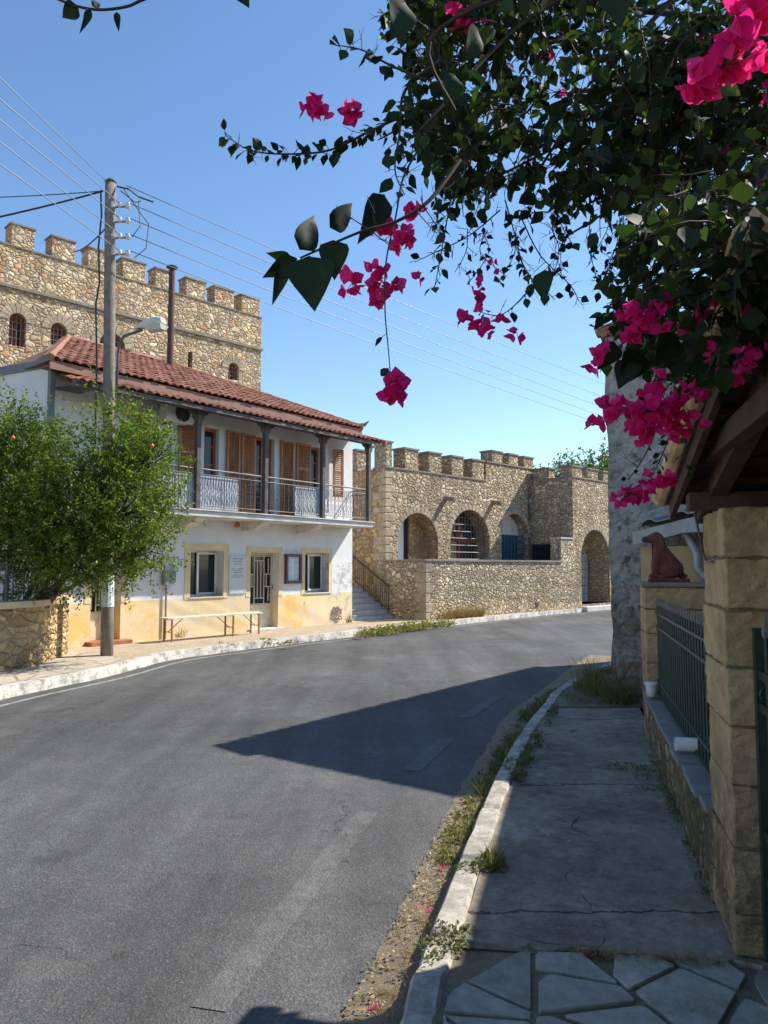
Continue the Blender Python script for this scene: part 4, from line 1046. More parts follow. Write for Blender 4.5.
# things fixed to the house facade
def on_wall(name, label, cat, px0, px1, py0, py1, y=0):
    xa, xb = hx(px0, 570, y), hx(px1, 570, y); c = (px0 + px1) / 2; zb, zt = hz(c, py1, y), hz(c, py0, y)
    t = thing(name, label, cat, H.w((xa + xb) / 2, y, zb), HA); return t, xb - xa, zt - zb
t, wd, ht = on_wall('marble_plaque', 'pale grey marble plaque with engraved lines between the ground floor window and door', 'plaque', 228.5, 245.3, 556, 593.5)
obj('slab', MB().box(-wd / 2, wd / 2, -.035, -.002, 0, ht), M['marble'], t, bevel=.004)
lt = MB(); r5 = random.Random(5)
for z_, w0, hh in ((.91, .62, .026), (.84, .56, .024), (.775, .46, .022), (.65, .7, .016), (.60, .68, .016), (.55, .5, .016), (.48, .66, .016), (.43, .68, .016)):
    x = -w0 / 2 * wd
    while x < w0 / 2 * wd - .02:
        wl = r5.uniform(.012, .02)
        z0 = ht * z_
        lt.box(x, x + .004, -.038, -.0352, z0, z0 + hh)
        if r5.random() < .7: lt.box(x + wl - .004, x + wl, -.038, -.0352, z0, z0 + hh)
        if r5.random() < .6: lt.box(x + .004, x + wl - .004, -.038, -.0352, z0 + hh - .005, z0 + hh)
        if r5.random() < .4: lt.box(x + .004, x + wl - .004, -.038, -.0352, z0, z0 + .005)
        x += wl + (.007 if r5.random() < .82 else .026)
obj('engraved_text', lt, M['ink'], t)
bl = MB()
for sx in (-1, 1):
    for zz in (.06, .94): obj('bolt', MB().lathe([(.013, 0), (.013, .01)], 8, (sx * wd * .42, -.04, ht * zz)), M['ink'], t)
t, wd, ht = on_wall('notice_board', 'maroon framed glazed notice case holding white papers beside the grille door', 'notice board', 284.3, 300.2, 554, 583.5)
f = MB(); b_ = .075; f.box(-wd / 2, -wd / 2 + b_, -.08, -.002, 0, ht).box(wd / 2 - b_, wd / 2, -.08, -.002, 0, ht).box(-wd / 2 + b_, wd / 2 - b_, -.08, -.002, 0, b_).box(-wd / 2 + b_, wd / 2 - b_, -.08, -.002, ht - b_, ht)
obj('frame', f, M['maroon'], t, bevel=.006)
obj('papers', MB().box(-wd / 2 + b_, wd / 2 - b_, -.03, -.02, b_, ht - b_), M['paper'], t)
tx = MB()
for i in range(16):
    for c_ in (-.5, .5):
        if i in (5, 11): continue
        z_ = b_ + .03 + i * (ht - 2 * b_ - .06) / 16; cw = (wd - 2 * b_) / 2
        tx.box(c_ * cw - cw * .4, c_ * cw + cw * r5.uniform(0, .4), -.033, -.031, z_, z_ + .009)
obj('printed_text', tx, M['meter'], t)
t, wd, ht = on_wall('electricity_meter', 'grey electricity meter box with conduit left of the ground floor window', 'meter box', 162, 172.5, 570, 585)
obj('box', MB().box(-wd / 2, wd / 2, -.14, -.002, 0, ht), M['meter'], t, bevel=.012)
obj('lid', MB().box(-.01, wd / 2 - .02, -.155, -.14, .06, ht - .05), M['gutter'], t)
obj('conduit', MB().tube([(-.05, -.05, -1.25), (-.05, -.05, 0)], .022, 6).tube([(-wd / 2 - .03, -.04, 0), (-wd / 2 - .03, -.04, 1.45)], .012, 5).tube([(wd / 2 - .04, -.05, ht), (wd / 2 - .04, -.05, ht + .22), (wd / 2 + .12, -.05, ht + .3)], .014, 5), M['meter'], t)
t, wd, ht = on_wall('air_conditioner', 'white air conditioner outdoor unit on a wall bracket under the porch roof', 'air conditioner', 154, 181, 404, 424, -.02)
obj('casing', MB().box(-wd / 2, wd / 2, -.34, -.06, 0, ht), M['plastic_white'], t, bevel=.015)
fg = MB(); 
for q in range(5):
    r_ = .05 + q * .035; fg.tube([(.06 + r_ * math.cos(a * math.pi / 10), -.355, ht / 2 + r_ * math.sin(a * math.pi / 10)) for a in range(21)], .006, 4, False)
for q in range(6): a = q * math.pi / 6; fg.tube([(.06 - .19 * math.cos(a), -.355, ht / 2 - .19 * math.sin(a)), (.06 + .19 * math.cos(a), -.355, ht / 2 + .19 * math.sin(a))], .005, 4)
obj('fan_grille', fg, M['grey_steel'], t)
obj('fan', MB().lathe([(.19, 0), (.19, .004)], 20, (0, 0, 0)), M['black'], t).matrix_local = __import__('mathutils').Matrix.Translation((.06, -.342, ht / 2)) @ __import__('mathutils').Matrix.Rotation(R(90), 4, 'X')
obj('bracket', MB().bar((-wd / 2 + .1, -.02, -.03), (-wd / 2 + .1, -.4, -.03), .03).bar((wd / 2 - .1, -.02, -.03), (wd / 2 - .1, -.4, -.03), .03), M['grey_steel'], t)
xa = hx(314, 505, -.3); t = thing('air_conditioner', 'grey outdoor air unit standing on the balcony floor behind the railing', 'air conditioner', H.w(xa, -.3, zslab), HA)
obj('casing', MB().box(-.36, .36, -.13, .13, .06, .62), M['plastic_white'], t, bevel=.015); obj('fan_cover', MB().box(-.3, .12, -.14, -.13, .1, .58), M['grey_steel'], t); obj('foot', MB().box(-.3, -.22, -.13, .13, 0, .06), M['grey_steel'], t); obj('foot', MB().box(.22, .3, -.13, .13, 0, .06), M['grey_steel'], t)
# bench
xa, xb = hx(161, 634, -.55), hx(256, 627, -.55); L_ = xb - xa
bn = thing('bench', 'long narrow plank bench with rusty folding legs in front of the white house', 'bench', H.w((xa + xb) / 2, -.62, 0), HA)
sb = MB()
for q in range(2): sb.box(-L_ / 2, L_ / 2, -.16 + q * .165, -.16 + q * .165 + .155, .47, .505)
obj('seat', sb, M['bench_wood'], bn, bevel=.004)
for x in (-L_ / 2 + .12, L_ * .17, L_ / 2 - .1):
    for y in (-.14, .14): obj('leg', MB().bar((x, y, 0), (x, y, .47), .03), M['rust_iron'], bn)
    obj('brace', MB().bar((x, -.14, .2), (x, .14, .2), .018).bar((x, -.14, .46), (x, .14, .46), .02).bar((x, 0, .2), (x + (.35 if x < 0 else -.35), 0, .45), .014), M['rust_iron'], bn)

# ------------------------------------------------------------------ crenellated tower behind
CA = R(45.2)
TO = at(260.5, 400, 29.5); TO.z = 0
T = Frame(TO, CA)
tower = thing('castle_tower', 'tall crenellated rubble stone castle block with red arched windows behind the white house', 'castle', TO, CA)
tz = lambda px, py, y=0: T.pix(px, py, y)[1]
tx_ = lambda px, py=330, y=0: T.pix(px, py, y)[0]
ZT = (tz(260, 314.5) + tz(1, 242)) / 2; ZM = (tz(258, 300) + tz(9, 226)) / 2; ZC = (tz(262, 350) + tz(0, 283)) / 2
ZM += .12; ZT -= .08; print('tower', ZT, ZM, ZC)
tw = []
for (p0, p1, pt, pb, zz) in ((9, 26, 313, 346, 0), (51, 67, 323, 346, 0), (100, 125.5, 333, 362, 0), (229, 239.5, 363, 380, 0)):
    tw.append(dict(xa=tx_(p0), xb=tx_(p1), zt=tz((p0 + p1) / 2, pt), zb=tz((p0 + p1) / 2, pb), arch=True))
sw = dict(xa=tx_(188.5), xb=tx_(193), zt=tz(191, 352), zb=tz(191, 372))
XTL = -24
tb = MB().wall(XTL, 0, 0, ZT, 0, .7, tw + [sw]); tb.box(XTL, 0, 7.3, 8, 0, ZT); tb.box(-.7, 0, .7, 7.3, 0, ZT); tb.box(XTL, XTL + .7, .7, 7.3, 0, ZT)
tb.box(XTL + .7, -.7, .7, 7.3, ZT - 1.3, ZT - 1.1)
obj('wall', tb, M['castle'], tower)
obj('string_course', MB().box(XTL, .06, -.07, .005, ZC - .07, ZC + .05), M['cope'], tower, bevel=.015)
# merlons by pixel centre of their left/right edges
mer = [(9, 33), (50, 74), (87, 106), (122, 145.5), (155, 170), (186, 206), (214.5, 234), (241.5, 260)]
xs = [(tx_(a, 290), tx_(b, 290)) for a, b in mer]
period = xs[1][0] - xs[0][0]; wmer = sum(b - a for a, b in xs) / len(xs); print('merlon w', wmer, period)
k = xs[0][0] - period
while k > XTL: xs.append((k, k + wmer)); k -= period
def merlon(a, b, y0, y1, z0, z1, mat, parent):
    o = obj('merlon', MB().box(a, b, y0, y1, z0, z1 - .06), mat, parent, bevel=.02)
    obj('cap_stone', MB().box(a - .03, b + .03, y0 - .03, y1 + .03, z1 - .06, z1), M['cope'], o)
for a, b in xs: merlon(a, b, 0.002, .55, ZT - .005, ZM, M['castle'], tower)
n_ = 0; k = -1.6
obj('wall_cap', MB().box(XTL, .02, -.03, .6, ZT - .002, ZT + .045), M['cope'], tower)
for i, o_ in enumerate(tw):
    xa, xb, zb, zt = o_['xa'], o_['xb'], o_['zb'], o_['zt']; cx = (xa + xb) / 2; rr = (xb - xa) / 2
    arc = lambda r_: [(cx + r_ * math.cos(math.pi * q / 14), zt - rr + r_ * math.sin(math.pi * q / 14)) for q in range(15)]
    outer = [(cx + rr, zb)] + arc(rr) + [(cx - rr, zb)]; inn = [(cx + rr - .12, zb)] + arc(rr - .12) + [(cx - rr + .12, zb)]
    m = MB()
    for q in range(len(outer) - 1):
        a, b, c, d = outer[q], outer[q + 1], inn[q + 1], inn[q]
        m.add([(a[0], .2, a[1]), (b[0], .2, b[1]), (c[0], .2, c[1]), (d[0], .2, d[1]), (a[0], .32, a[1]), (b[0], .32, b[1]), (c[0], .32, c[1]), (d[0], .32, d[1])], [(0, 1, 2, 3), (0, 4, 5, 1), (3, 2, 6, 7), (4, 7, 6, 5)])
    m.box(cx - .03, cx + .03, .24, .3, zb, zt - .1); m.box(cx - rr + .1, cx + rr - .1, .24, .3, zt - rr - .03, zt - rr + .03)
    wf = obj('window', m, M['red_frame'], tower)
    obj('pane', MB().box(cx - rr, cx + rr, .30, .31, zb, zt), M['glass'], wf)
    gg = MB()
    for q in range(1, 4): x = xa + (xb - xa) * q / 4; gg.tube([(x, .1, zb), (x, .1, zt - .05)], .012, 4)
    for q in range(1, 4): z = zb + (zt - zb) * q / 4; gg.tube([(xa + .02, .1, z), (xb - .02, .1, z)], .012, 4)
    obj('window_grille', gg, M['grey_iron'], wf)
    vb = MB()
    for q in range(9):
        a0q, a1q = math.pi * q / 9 + .02, math.pi * (q + 1) / 9 - .02
        P = [(cx + r_ * math.cos(a), zt - rr + r_ * math.sin(a)) for r_, a in ((rr + .005, a0q), (rr + .3, a0q), (rr + .3, a1q), (rr + .005, a1q))]
        vb.prism(P, 'y', -.02, .005)
    obj('arch_stones', vb, M['quoin'], tower)
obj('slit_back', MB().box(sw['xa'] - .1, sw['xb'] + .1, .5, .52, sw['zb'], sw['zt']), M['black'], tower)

# ------------------------------------------------------------------ right-hand castle
KO = G(425.7, 621.4, .1); KO.z = 0
K = Frame(KO, CA)      # terrace front plane, local y=0, origin at its left corner
kp = lambda px, py, y=0: K.pix(px, py, y)
dep = 1.9
castle = thing('castle_wall', 'crenellated rubble castle wall with three arched openings above the terrace', 'castle', KO, CA)
XA0 = kp(386, 520, dep)[0]; XB = kp(530, 520, dep)[0]; XE = kp(573, 520, 0)[0]
zf1 = (kp(395, 467, dep)[1] + kp(470, 474, dep)[1]) / 2; zm1 = (kp(400, 450.5, dep)[1] + kp(470, 460.5, dep)[1]) / 2 + .12; zf1 -= .12
zf2 = kp(510, 466, dep)[1]; zm2 = (kp(495, 450.6, dep)[1] + kp(525, 455.5, dep)[1]) / 2
print('castle', XA0, XB, XE, zf1, zm1, zf2, zm2)
arches = []
for (p0, p1, pt) in ((398, 438, 513), (450.5, 489.5, 510), (501.5, 528.5, 514)):
    xa, xb = kp(p0, 540, dep)[0], kp(p1, 540, dep)[0]; arches.append(dict(xa=xa, xb=min(xb, XE - .1), zt=kp((p0 + p1) / 2, pt, dep)[1], zb=1.0, arch=True))
print(arches)
XSP = kp(486, 470, dep)[0]
XEE = XE + 9
mb = MB().wall(XA0, XEE, 0, zf1, dep, dep + .75, arches)
mb.box(XA0, XA0 + .7, dep + .75, dep + 9, 0, zf1); mb.box(XA0, XEE, dep + 8.3, dep + 9, 0, zf1)
mb.box(XA0 + .7, XEE, dep + .75, dep + 8.3, zf1 - 1.2, zf1 - 1.0)
obj('wall', mb, M['castle2'], castle)
obj('raised_parapet', MB().box(XSP, XE + .5, dep + .002, dep + .6, zf1 - .002, zf2), M['castle2'], castle)
obj('flank_facing', MB().box(XA0 - .03, XA0 - .001, dep + .05, dep + 9, 0, zf1 - .01), M['castle_dark'], castle)  # thin skin carrying the masonry that has shade in its colour
for (a, b) in ((388, 392.5), (398.5, 418.5), (423.5, 441.5), (446, 463.5), (466.5, 484)):
    merlon(kp(a + .32 * (b - a), 455, dep)[0] if a != 388 else XA0 - .0, kp(b, 455, dep)[0], dep + .003, dep + .55, zf1 - .003, zm1 + (.12 if a == 388 else 0), M['castle2'], castle)
for (a, b) in ((487.5, 502.5), (504.5, 518), (519.5, 533.5)):
    merlon(kp(a + .3 * (b - a), 455, dep)[0], kp(b, 455, dep)[0], dep + .003, dep + .55, zf2 - .003, zm2, M['castle2'], castle)
# flank merlons seen past the porch
for q in range(3): 
    y0 = dep + 1.4 + q * 1.7; merlon(XA0 + .001, XA0 + .55, y0, y0 + .85, zf1 - .003, zm1, M['castle2'], castle)
# cap line
obj('wall_cap', MB().box(XA0 - .03, XSP, dep - .03, dep + .6, zf1 - .001, zf1 + .05).box(XSP, XE + .5, dep - .03, dep + .62, zf2 - .001, zf2 + .05), M['cope'], castle)
# quoins at the left corner
qb = MB(); z = .9; i = 0
while z < zf1 - .3:
    h_ = rnd.uniform(.2, .3); w_ = rnd.uniform(.34, .45) if i % 2 else rnd.uniform(.16, .26); qb.box(XA0 - .045, XA0 + w_, dep - .012, dep + (.3 if i % 2 else .55), z + .012, z + h_ - .012); z += h_; i += 1
obj('quoins', qb, M['quoin'], castle, bevel=.02)
def voussoirs(o_, y, parent, rw=.34, n=13):
    xa, xb, zt = o_['xa'], o_['xb'], o_['zt']; cx = (xa + xb) / 2; rr = (xb - xa) / 2; ry = o_.get('ry', rr); v = MB()
    for q in range(n):
        a0q, a1q = math.pi * q / n + .012, math.pi * (q + 1) / n - .012; e = rnd.uniform(-.05, .05)
        P = [(cx + (rr + d) * math.cos(a), zt - ry + (ry + d) * math.sin(a)) for d, a in ((.003, a0q), (rw + e, a0q), (rw + e, a1q), (.003, a1q))]
        v.prism(P, 'y', y - .010, y + .01)
    obj('arch_stones', v, M['quoin'], parent, bevel=.012)
for o_ in arches: voussoirs(o_, dep, castle, .2, 19)
# arch 1: white door with dark slot
o_ = arches[0]; xa, xb = o_['xa'], o_['xb']; wd = xb - xa
d_ = obj('door', MB().box(xa - .2, xa + wd * .50, dep + .70, dep + .76, 1.0, o_['zt'] + .2), M['white_metal'], castle)
obj('door_gap_shade', MB().box(xa + wd * .5, xa + wd * .62, dep + .72, dep + .78, 1.0, o_['zt'] + .2), M['black'], castle)  # solid black strip; the shade inside the gap is its colour
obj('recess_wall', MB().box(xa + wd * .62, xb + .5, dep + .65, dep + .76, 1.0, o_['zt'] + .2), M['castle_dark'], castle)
# arch 2: grille in front of red door
def arch_grille(o_, y, nx, nz, mat, r=.014, name='grille', z0=None, ztop=None):
    xa, xb, zt = o_['xa'], o_['xb'], o_['zt']; cx = (xa + xb) / 2; rr = (xb - xa) / 2; z0 = z0 or o_['zb']; m = MB()
    lim = ztop or 99
    for q in range(nx + 1):
        x = xa + .01 + (xb - xa - .02) * q / nx; zt_x = zt - rr + math.sqrt(max(0, rr * rr - (x - cx) ** 2)); m.tube([(x, y, z0), (x, y, min(zt_x, lim))], r, 4)
    for q in range(nz + 1):
        z = z0 + (min(zt, lim) - z0 - .03) * q / nz; hw = rr if z < zt - rr else math.sqrt(max(0.001, rr * rr - (z - zt + rr) ** 2)); m.tube([(cx - hw, y, z), (cx + hw, y, z)], r, 4)
    return obj(name, m, mat, castle)
o_ = arches[1]; arch_grille(o_, dep + .18, 13, 11, M['grey_iron'], .010)
cx = (o_['xa'] + o_['xb']) / 2; zs_ = o_['zt'] - (o_['xb'] - o_['xa']) / 2 + .12
rd = obj('red_door', MB().box(o_['xa'], o_['xb'], dep + .6, dep + .66, 1.0, zs_).box(cx - .04, cx + .04, dep + .55, dep + .6, 1.0, zs_), M['red_frame'], castle)
obj('door_panes', MB().box(o_['xa'] + .15, cx - .15, dep + .585, dep + .599, 1.3, zs_ - .15).box(cx + .15, o_['xb'] - .15, dep + .585, dep + .599, 1.3, zs_ - .15), M['glass'], rd)
fl = MB().box(o_['xa'], o_['xb'], dep + .62, dep + .64, zs_, o_['zt']); obj('fanlight', fl, M['glass'], castle)
fbars = MB()
for a in (50, 90, 130): fbars.bar((cx, dep + .59, zs_), (cx + 1.1 * math.cos(R(a)), dep + .59, zs_ + 1.1 * math.sin(R(a))), .07, .05)
fbars.bar((o_['xa'], dep + .59, zs_), (o_['xb'], dep + .59, zs_), .05, .09, (0, 1, 0)); obj('fanlight_bars', fbars, M['red_frame'], castle)
# arch 3: blue door behind grille
o_ = arches[2]; zs_ = o_['zt'] - (o_['xb'] - o_['xa']) / 2 + .1
bd = obj('blue_door', MB().box(o_['xa'], o_['xb'], dep + .5, dep + .56, 1.0, zs_), M['blue_door'], castle)
obj('tympanum', MB().box(o_['xa'], o_['xb'], dep + .45, dep + .56, zs_ + .001, o_['zt'] + .1), M['concrete'], castle)
arch_grille(o_, dep + .2, 8, 8, M['blue_door'], .018, ztop=zs_)
# dark beams left of arches (shadow casting spouts)
for px, py in ((446, 498), (493, 502)):
    x, z = kp(px, py, dep); obj('stone_spout', MB().bar((x, dep + .1, z), (x, dep - .4, z - .08), .14, .16), M['cope'], castle, bevel=.02)
# gate block
gate = thing('castle_gatehouse', 'projecting crenellated stone block with an arched portal at the street', 'castle', KO, CA)
zb_f = kp(590, 480, 0)[1]; zb_m = kp(590, 468, 0)[1]
po = dict(xa=kp(581, 560)[0], xb=kp(609.5, 560)[0], zt=kp(595, 530)[1], zb=.28, arch=True)
mb = MB().wall(XE, XE + 9, 0, zb_f, 0, 1.6, [po]); mb.box(XE + .001, XE + .7, 1.5, dep + .5, 0, zb_f)
small = dict(xa=0, xb=0, zb=0, zt=0)
obj('wall', mb, M['castle2'], gate)
# small window on the flank that faces the terrace
gf = MB(); y0_, y1_ = .55, 1.75
def flank(px, py):       # pixel on plane x = XE - .001
    d = ray(px, py); n = K.ex; t = (K.w(XE, 0, 0) - CAM).dot(n) / d.dot(n); return K.l(CAM + d * t)
a = flank(532.5, 545); b = flank(552.5, 559.5); print('flank win', a, b)
ya, yb_ = sorted((a.y, b.y)); za_, zb_ = b.z, a.z
fw = obj('window', MB().box(XE - .03, XE - .003, ya - .04, yb_ + .04, za_ - .04, za_).box(XE - .03, XE - .003, ya - .04, yb_ + .04, zb_, zb_ + .04).box(XE - .03, XE - .003, ya - .04, ya, za_, zb_).box(XE - .03, XE - .003, yb_, yb_ + .04, za_, zb_), M['dark_wood'], gate)
obj('pane', MB().box(XE - .012, XE - .004, ya, yb_, za_, zb_), M['glass'], fw)
gb_ = MB()
for q in range(1, 6): y_ = ya + (yb_ - ya) * q / 6; gb_.tube([(XE - .025, y_, za_), (XE - .025, y_, zb_)], .01, 4)
obj('window_bars', gb_, M['green_iron'], fw)
voussoirs(po, 0, gate, .22, 17)
obj('portal_back', MB().box(po['xa'] - .3, po['xb'] + 3, 1.0, 1.1, .2, po['zt'] + .3), M['castle'], gate)
xw = kp(581, 570, .94)[0] - .1; xwe = kp(588.5, 570, .94)[0] - xw - .06
ig = MB(); 
for q in range(7): y_ = .1 + q * .14; ig.tube([(xw + .03, y_, .35), (xw + .03, y_, 2.3)], .012, 4)
for q in range(9): z_ = .35 + q * .24; ig.tube([(xw + .03, .1, z_), (xw + .03, .94, z_)], .012, 4)
ip = obj('iron_gate', MB().box(xw + xwe, xw + xwe + .06, .92, .98, .28, 2.35).box(xw, xw + .06, .92, .98, .28, 2.35), M['grey_iron'], gate)
obj('gate_panel', MB().box(xw + .06, xw + xwe, .95, .98, .3, 2.3), M['white_metal'], ip)
ib = MB()
for q in range(1, 5): x_ = xw + .06 + q * (xwe - .06) / 5; ib.tube([(x_, .91, .3), (x_, .91, 2.3)], .014, 4)
for q in range(7): z_ = .3 + q * .33; ib.tube([(xw + .06, .91, z_), (xw + xwe, .91, z_)], .014, 4)
obj('gate_bars', ib, M['grey_iron'], ip)
st_ = MB().box(po['xa'] - .12, po['xb'] + .2, -.3, 0.0, 0, .2).box(po['xa'], po['xb'], 0, 1.4, .0, .28)
obj('threshold', st_, M['concrete'], gate, bevel=.02)
for (p0, p1, ztp) in ((574, 581.5, 0), (587.5, 598, 0), (603, 612, 0)):
    x0, x1 = kp(p0, 470)[0], kp(p1, 470)[0]
    merlon(x0 if p0 != 574 else XE, x1 if p0 != 574 else XE + .75, .003, .55, zb_f - .003, zb_m, M['castle2'], gate)
for y_ in (1.05,): merlon(XE + .001, XE + .5, y_, y_ + .75, zb_f - .003, zb_m, M['castle2'], gate)
for (dx, dy) in ((1.2, 3.2), (3.0, 3.2), (-.6, 3.2)): merlon(XE + dx, XE + dx + .8, dy, dy + .5, zb_f - .4, zb_m, M['castle2'], gate)
obj('wall_cap', MB().box(XE - .03, XE + 9, -.03, .6, zb_f - .001, zb_f + .045).box(XE - .03, XE + .6, .6, dep - .01, zb_f - .001, zb_f + .045), M['cope'], gate)
# terrace wall
ter = thing('terrace_wall', 'rubble stone terrace wall with flat coping between the stairs and the gatehouse', 'wall', KO, CA)
ztw = (kp(425.7, 559.4)[1] + kp(561, 560.5)[1]) / 2; zts = kp(567, 537.5)[1]; XT1 = kp(561, 550)[0]
print('terrace top', ztw, zts)
obj('wall', MB().box(0, XE - .003, 0, .45, 0, ztw - .07).box(0, .45, .45, dep - .003, 0, ztw - .07).box(.45, XE - .003, .45, dep - .003, 0, 1.0), M['terrace'], ter)
obj('coping', MB().box(-.04, XT1, -.04, .48, ztw - .07, ztw).box(-.04, .48, .48, dep - .004, ztw - .07, ztw), M['cope'], ter, bevel=.01)
tp = obj('tall_pier', MB().box(XT1, XE - .004, .001, .449, ztw - .071, zts - .05), M['terrace'], ter); obj('pier_cap', MB().box(XT1 - .04, XE - .004, -.03, .48, zts - .05, zts), M['concrete'], tp)
qb = MB(); z = .02; i = 0
while z < ztw - .4:
    h_ = rnd.uniform(.26, .36); w_ = .3 if i % 2 else .18; qb.box(-.012, w_, -.012, (.3 if i % 2 else .45), z + .01, z + h_ - .01); z += h_; i += 1
obj('quoins', qb, M['quoin'], ter, bevel=.02)
obj('drain_hole', MB().box(kp(537, 608)[0] - .1, kp(537, 608)[0] + .08, -.012, -.001, .28, .46), M['rust_pipe'], ter)
# dry shrub at its foot
LS = Leaves(BLADEV, BLADEF)
for _ in range(130):
    c = K.w(rnd.uniform(.6, 2.6), -.12 - rnd.random() * .15, .12); tuft(LS, c, 12, rnd.uniform(.2, .45), rnd, .035)
stuff(LS.build('dry_grass', M['straw']), 'dry golden weeds at the foot of the terrace wall', 'dry grass')
# outside stairs
sty = 1.75
stairs = thing('stone_stairs', 'grey stone steps climbing between the white house and the castle wall', 'stairs', K.w(0, 0, 0), CA)
n_st = 6; run = .27; rise = .165; xw0 = -.06
# foot of the stairs from pixels: right end (387,621)
q0 = K.l(G(389, 621.5, .12)); y_s = q0.y; print('stair foot', q0)
stp = MB()
for i in range(n_st):
    y0 = 1.32 + i * run; stp.box(-1.75 + .0, -.03, y0, y0 + run + .02 if i < n_st - 1 else y0 + 2.2, 0, .12 + rise * (i + 1) - .035)
obj('steps', stp, M['concrete'], stairs)
trd = MB()
for i in range(n_st):
    y0 = 1.32 + i * run; trd.box(-1.78, -.031, y0 - .03, y0 + run + .02 if i < n_st - 1 else y0 + 2.2, .12 + rise * (i + 1) - .035 + .001, .12 + rise * (i + 1))
obj('treads', trd, M['stair'], stairs, bevel=.006)
ra = MB(); p0 = Vector((-.12, 1.42, .12 + 1.0)); p1 = Vector((-.12, 1.42 + n_st * run, .12 + .95 + n_st * rise))
ra.tube([p0, p1, p1 + Vector((0, 1.5, 0))], .03, 6); ra.tube([p0 - Vector((0, 0, .75)), p1 - Vector((0, 0, .75)), p1 + Vector((0, 1.5, -.75))], .016, 6)
for q in range(18):
    t_ = q / 17; p = p0.lerp(p1, t_ * 1.0); ra.tube([p, p - Vector((0, 0, .75 if q % 6 else 1.0))], .011 if q % 6 else .022, 4)
obj('handrail', ra, M['rust_rail'], stairs)

# far tree beyond the castle
def blob_tree(name, label, cat, base, trunk_h, blobs, nl, leafsz, mat, rseed, width=1.0, LV=(SMALLV, SMALLF), shoots=True, group=None):
    r = random.Random(rseed); t = thing(name, label, cat, base, 0, group)
    tk = MB(); tops = []
    for b in blobs:
        c = Vector(b[0]); m = Vector((c.x * .3 + r.uniform(-.1, .1), c.y * .3, trunk_h * .7)); tk.tube([(r.uniform(-.08, .08), r.uniform(-.08, .08), -.05), m, c * .75 + Vector((0, 0, c.z * .1)), c], [.06, .045, .02, .006], 7)
        tops.append(c)
        for _ in range(10):
            d = rv(r); e = c + Vector((d.x * b[1][0], d.y * b[1][1], d.z * b[1][2])) * .85; tk.tube([c * .85 + m * .15, (c + e) / 2 + rv(r) * .06, e], [.022, .012, .004], 4)
    obj('trunk', tk, M['bark'], t, smooth=True)
    Lc = Leaves(*LV); tot = sum(b[1][0] * b[1][1] * b[1][2] for b in blobs) ** 1
    ns = int(nl / 26)
    for _ in range(ns):
        x = r.random() * tot; i = 0
        while x > blobs[i][1][0] * blobs[i][1][1] * blobs[i][1][2]: x -= blobs[i][1][0] * blobs[i][1][1] * blobs[i][1][2]; i += 1
        c, rad = Vector(blobs[i][0]), blobs[i][1]; d = rv(r); rr = r.random() ** .42
        if noise.noise(Vector((d.x * 1.7 + i * 5, d.y * 1.7, d.z * 1.7))) < -.18 and rr > .6: rr *= .6
        p = c + Vector((d.x * rad[0], d.y * rad[1], d.z * rad[2])) * rr
        sd = (d * .8 + rv(r) * .7 + Vector((0, 0, .35))).normalized(); ln = r.uniform(.2, .5) * (leafsz / .05)
        if rr > .85 and r.random() < .3: ln *= 1.6
        for q in range(26):
            s_ = q / 26 * ln; pp = p + sd * s_ + rv(r) * .03 * (leafsz / .05) + Vector((0, 0, -.1 * s_ * s_)); Lc.put(pp, sd * .6 + rv(r), rv(r) + Vector((0, 0, .6)), leafsz * r.uniform(.6, 1.25), width)
    Lc.build('crown', mat, t); return t
tb_ = at(590, 520, 42); tb_.z = 0
zc = at(590, 470, 42).z
blob_tree('broadleaf_tree', 'broadleaf green tree rising behind the castle gatehouse', 'tree', tb_, 3.5, [((0, 0, zc - .3), (1.9, 1.5, .95)), ((1.9, 0, zc - .3), (1.8, 1.5, 1.25)), ((-1.3, .3, zc - .9), (1.2, 1.2, .8))], 9000, .17, M['leaf_far'], 5, 1.2)

# ------------------------------------------------------------------ pomegranate tree, garden wall and railing
pb = Vector((-6.35, 12.55, .15))
def lc_(px, py, Y): return tuple(at(px, py, Y) - pb)
blobs = [(lc_(75, 512, 12.3), (.95, 1.0, 1.05)), (lc_(132, 503, 12.4), (.80, .9, .95)), (lc_(122, 442, 12.5), (.55, .8, .72)), (lc_(15, 470, 12.6), (1.0, 1.0, 1.2)), (lc_(-50, 480, 12.8), (1.1, 1.0, 1.4)), (lc_(90, 562, 12.3), (.95, .8, .5)), (lc_(8, 545, 12.2), (.9, .9, .8)), (lc_(150, 455, 12.4), (.55, .6, .5)), (lc_(140, 552, 12.3), (.52, .6, .5))]
pt = blob_tree('pomegranate_tree', 'bushy green pomegranate tree with orange fruit behind the low stone wall', 'tree', pb, 1.5, blobs, 125000, .052, M['leaf_pom'], 9, 1.15)
for (x, y) in ((13, 438), (48, 488), (66, 497), (152, 446)):
    p = at(x, y, 11.72) - pb
    obj('fruit', MB().lathe([(.005, -.034), (.027, -.024), (.034, 0), (.027, .022), (.010, .032), (.015, .044)], 10, p), M['fruit'], pt, smooth=True)
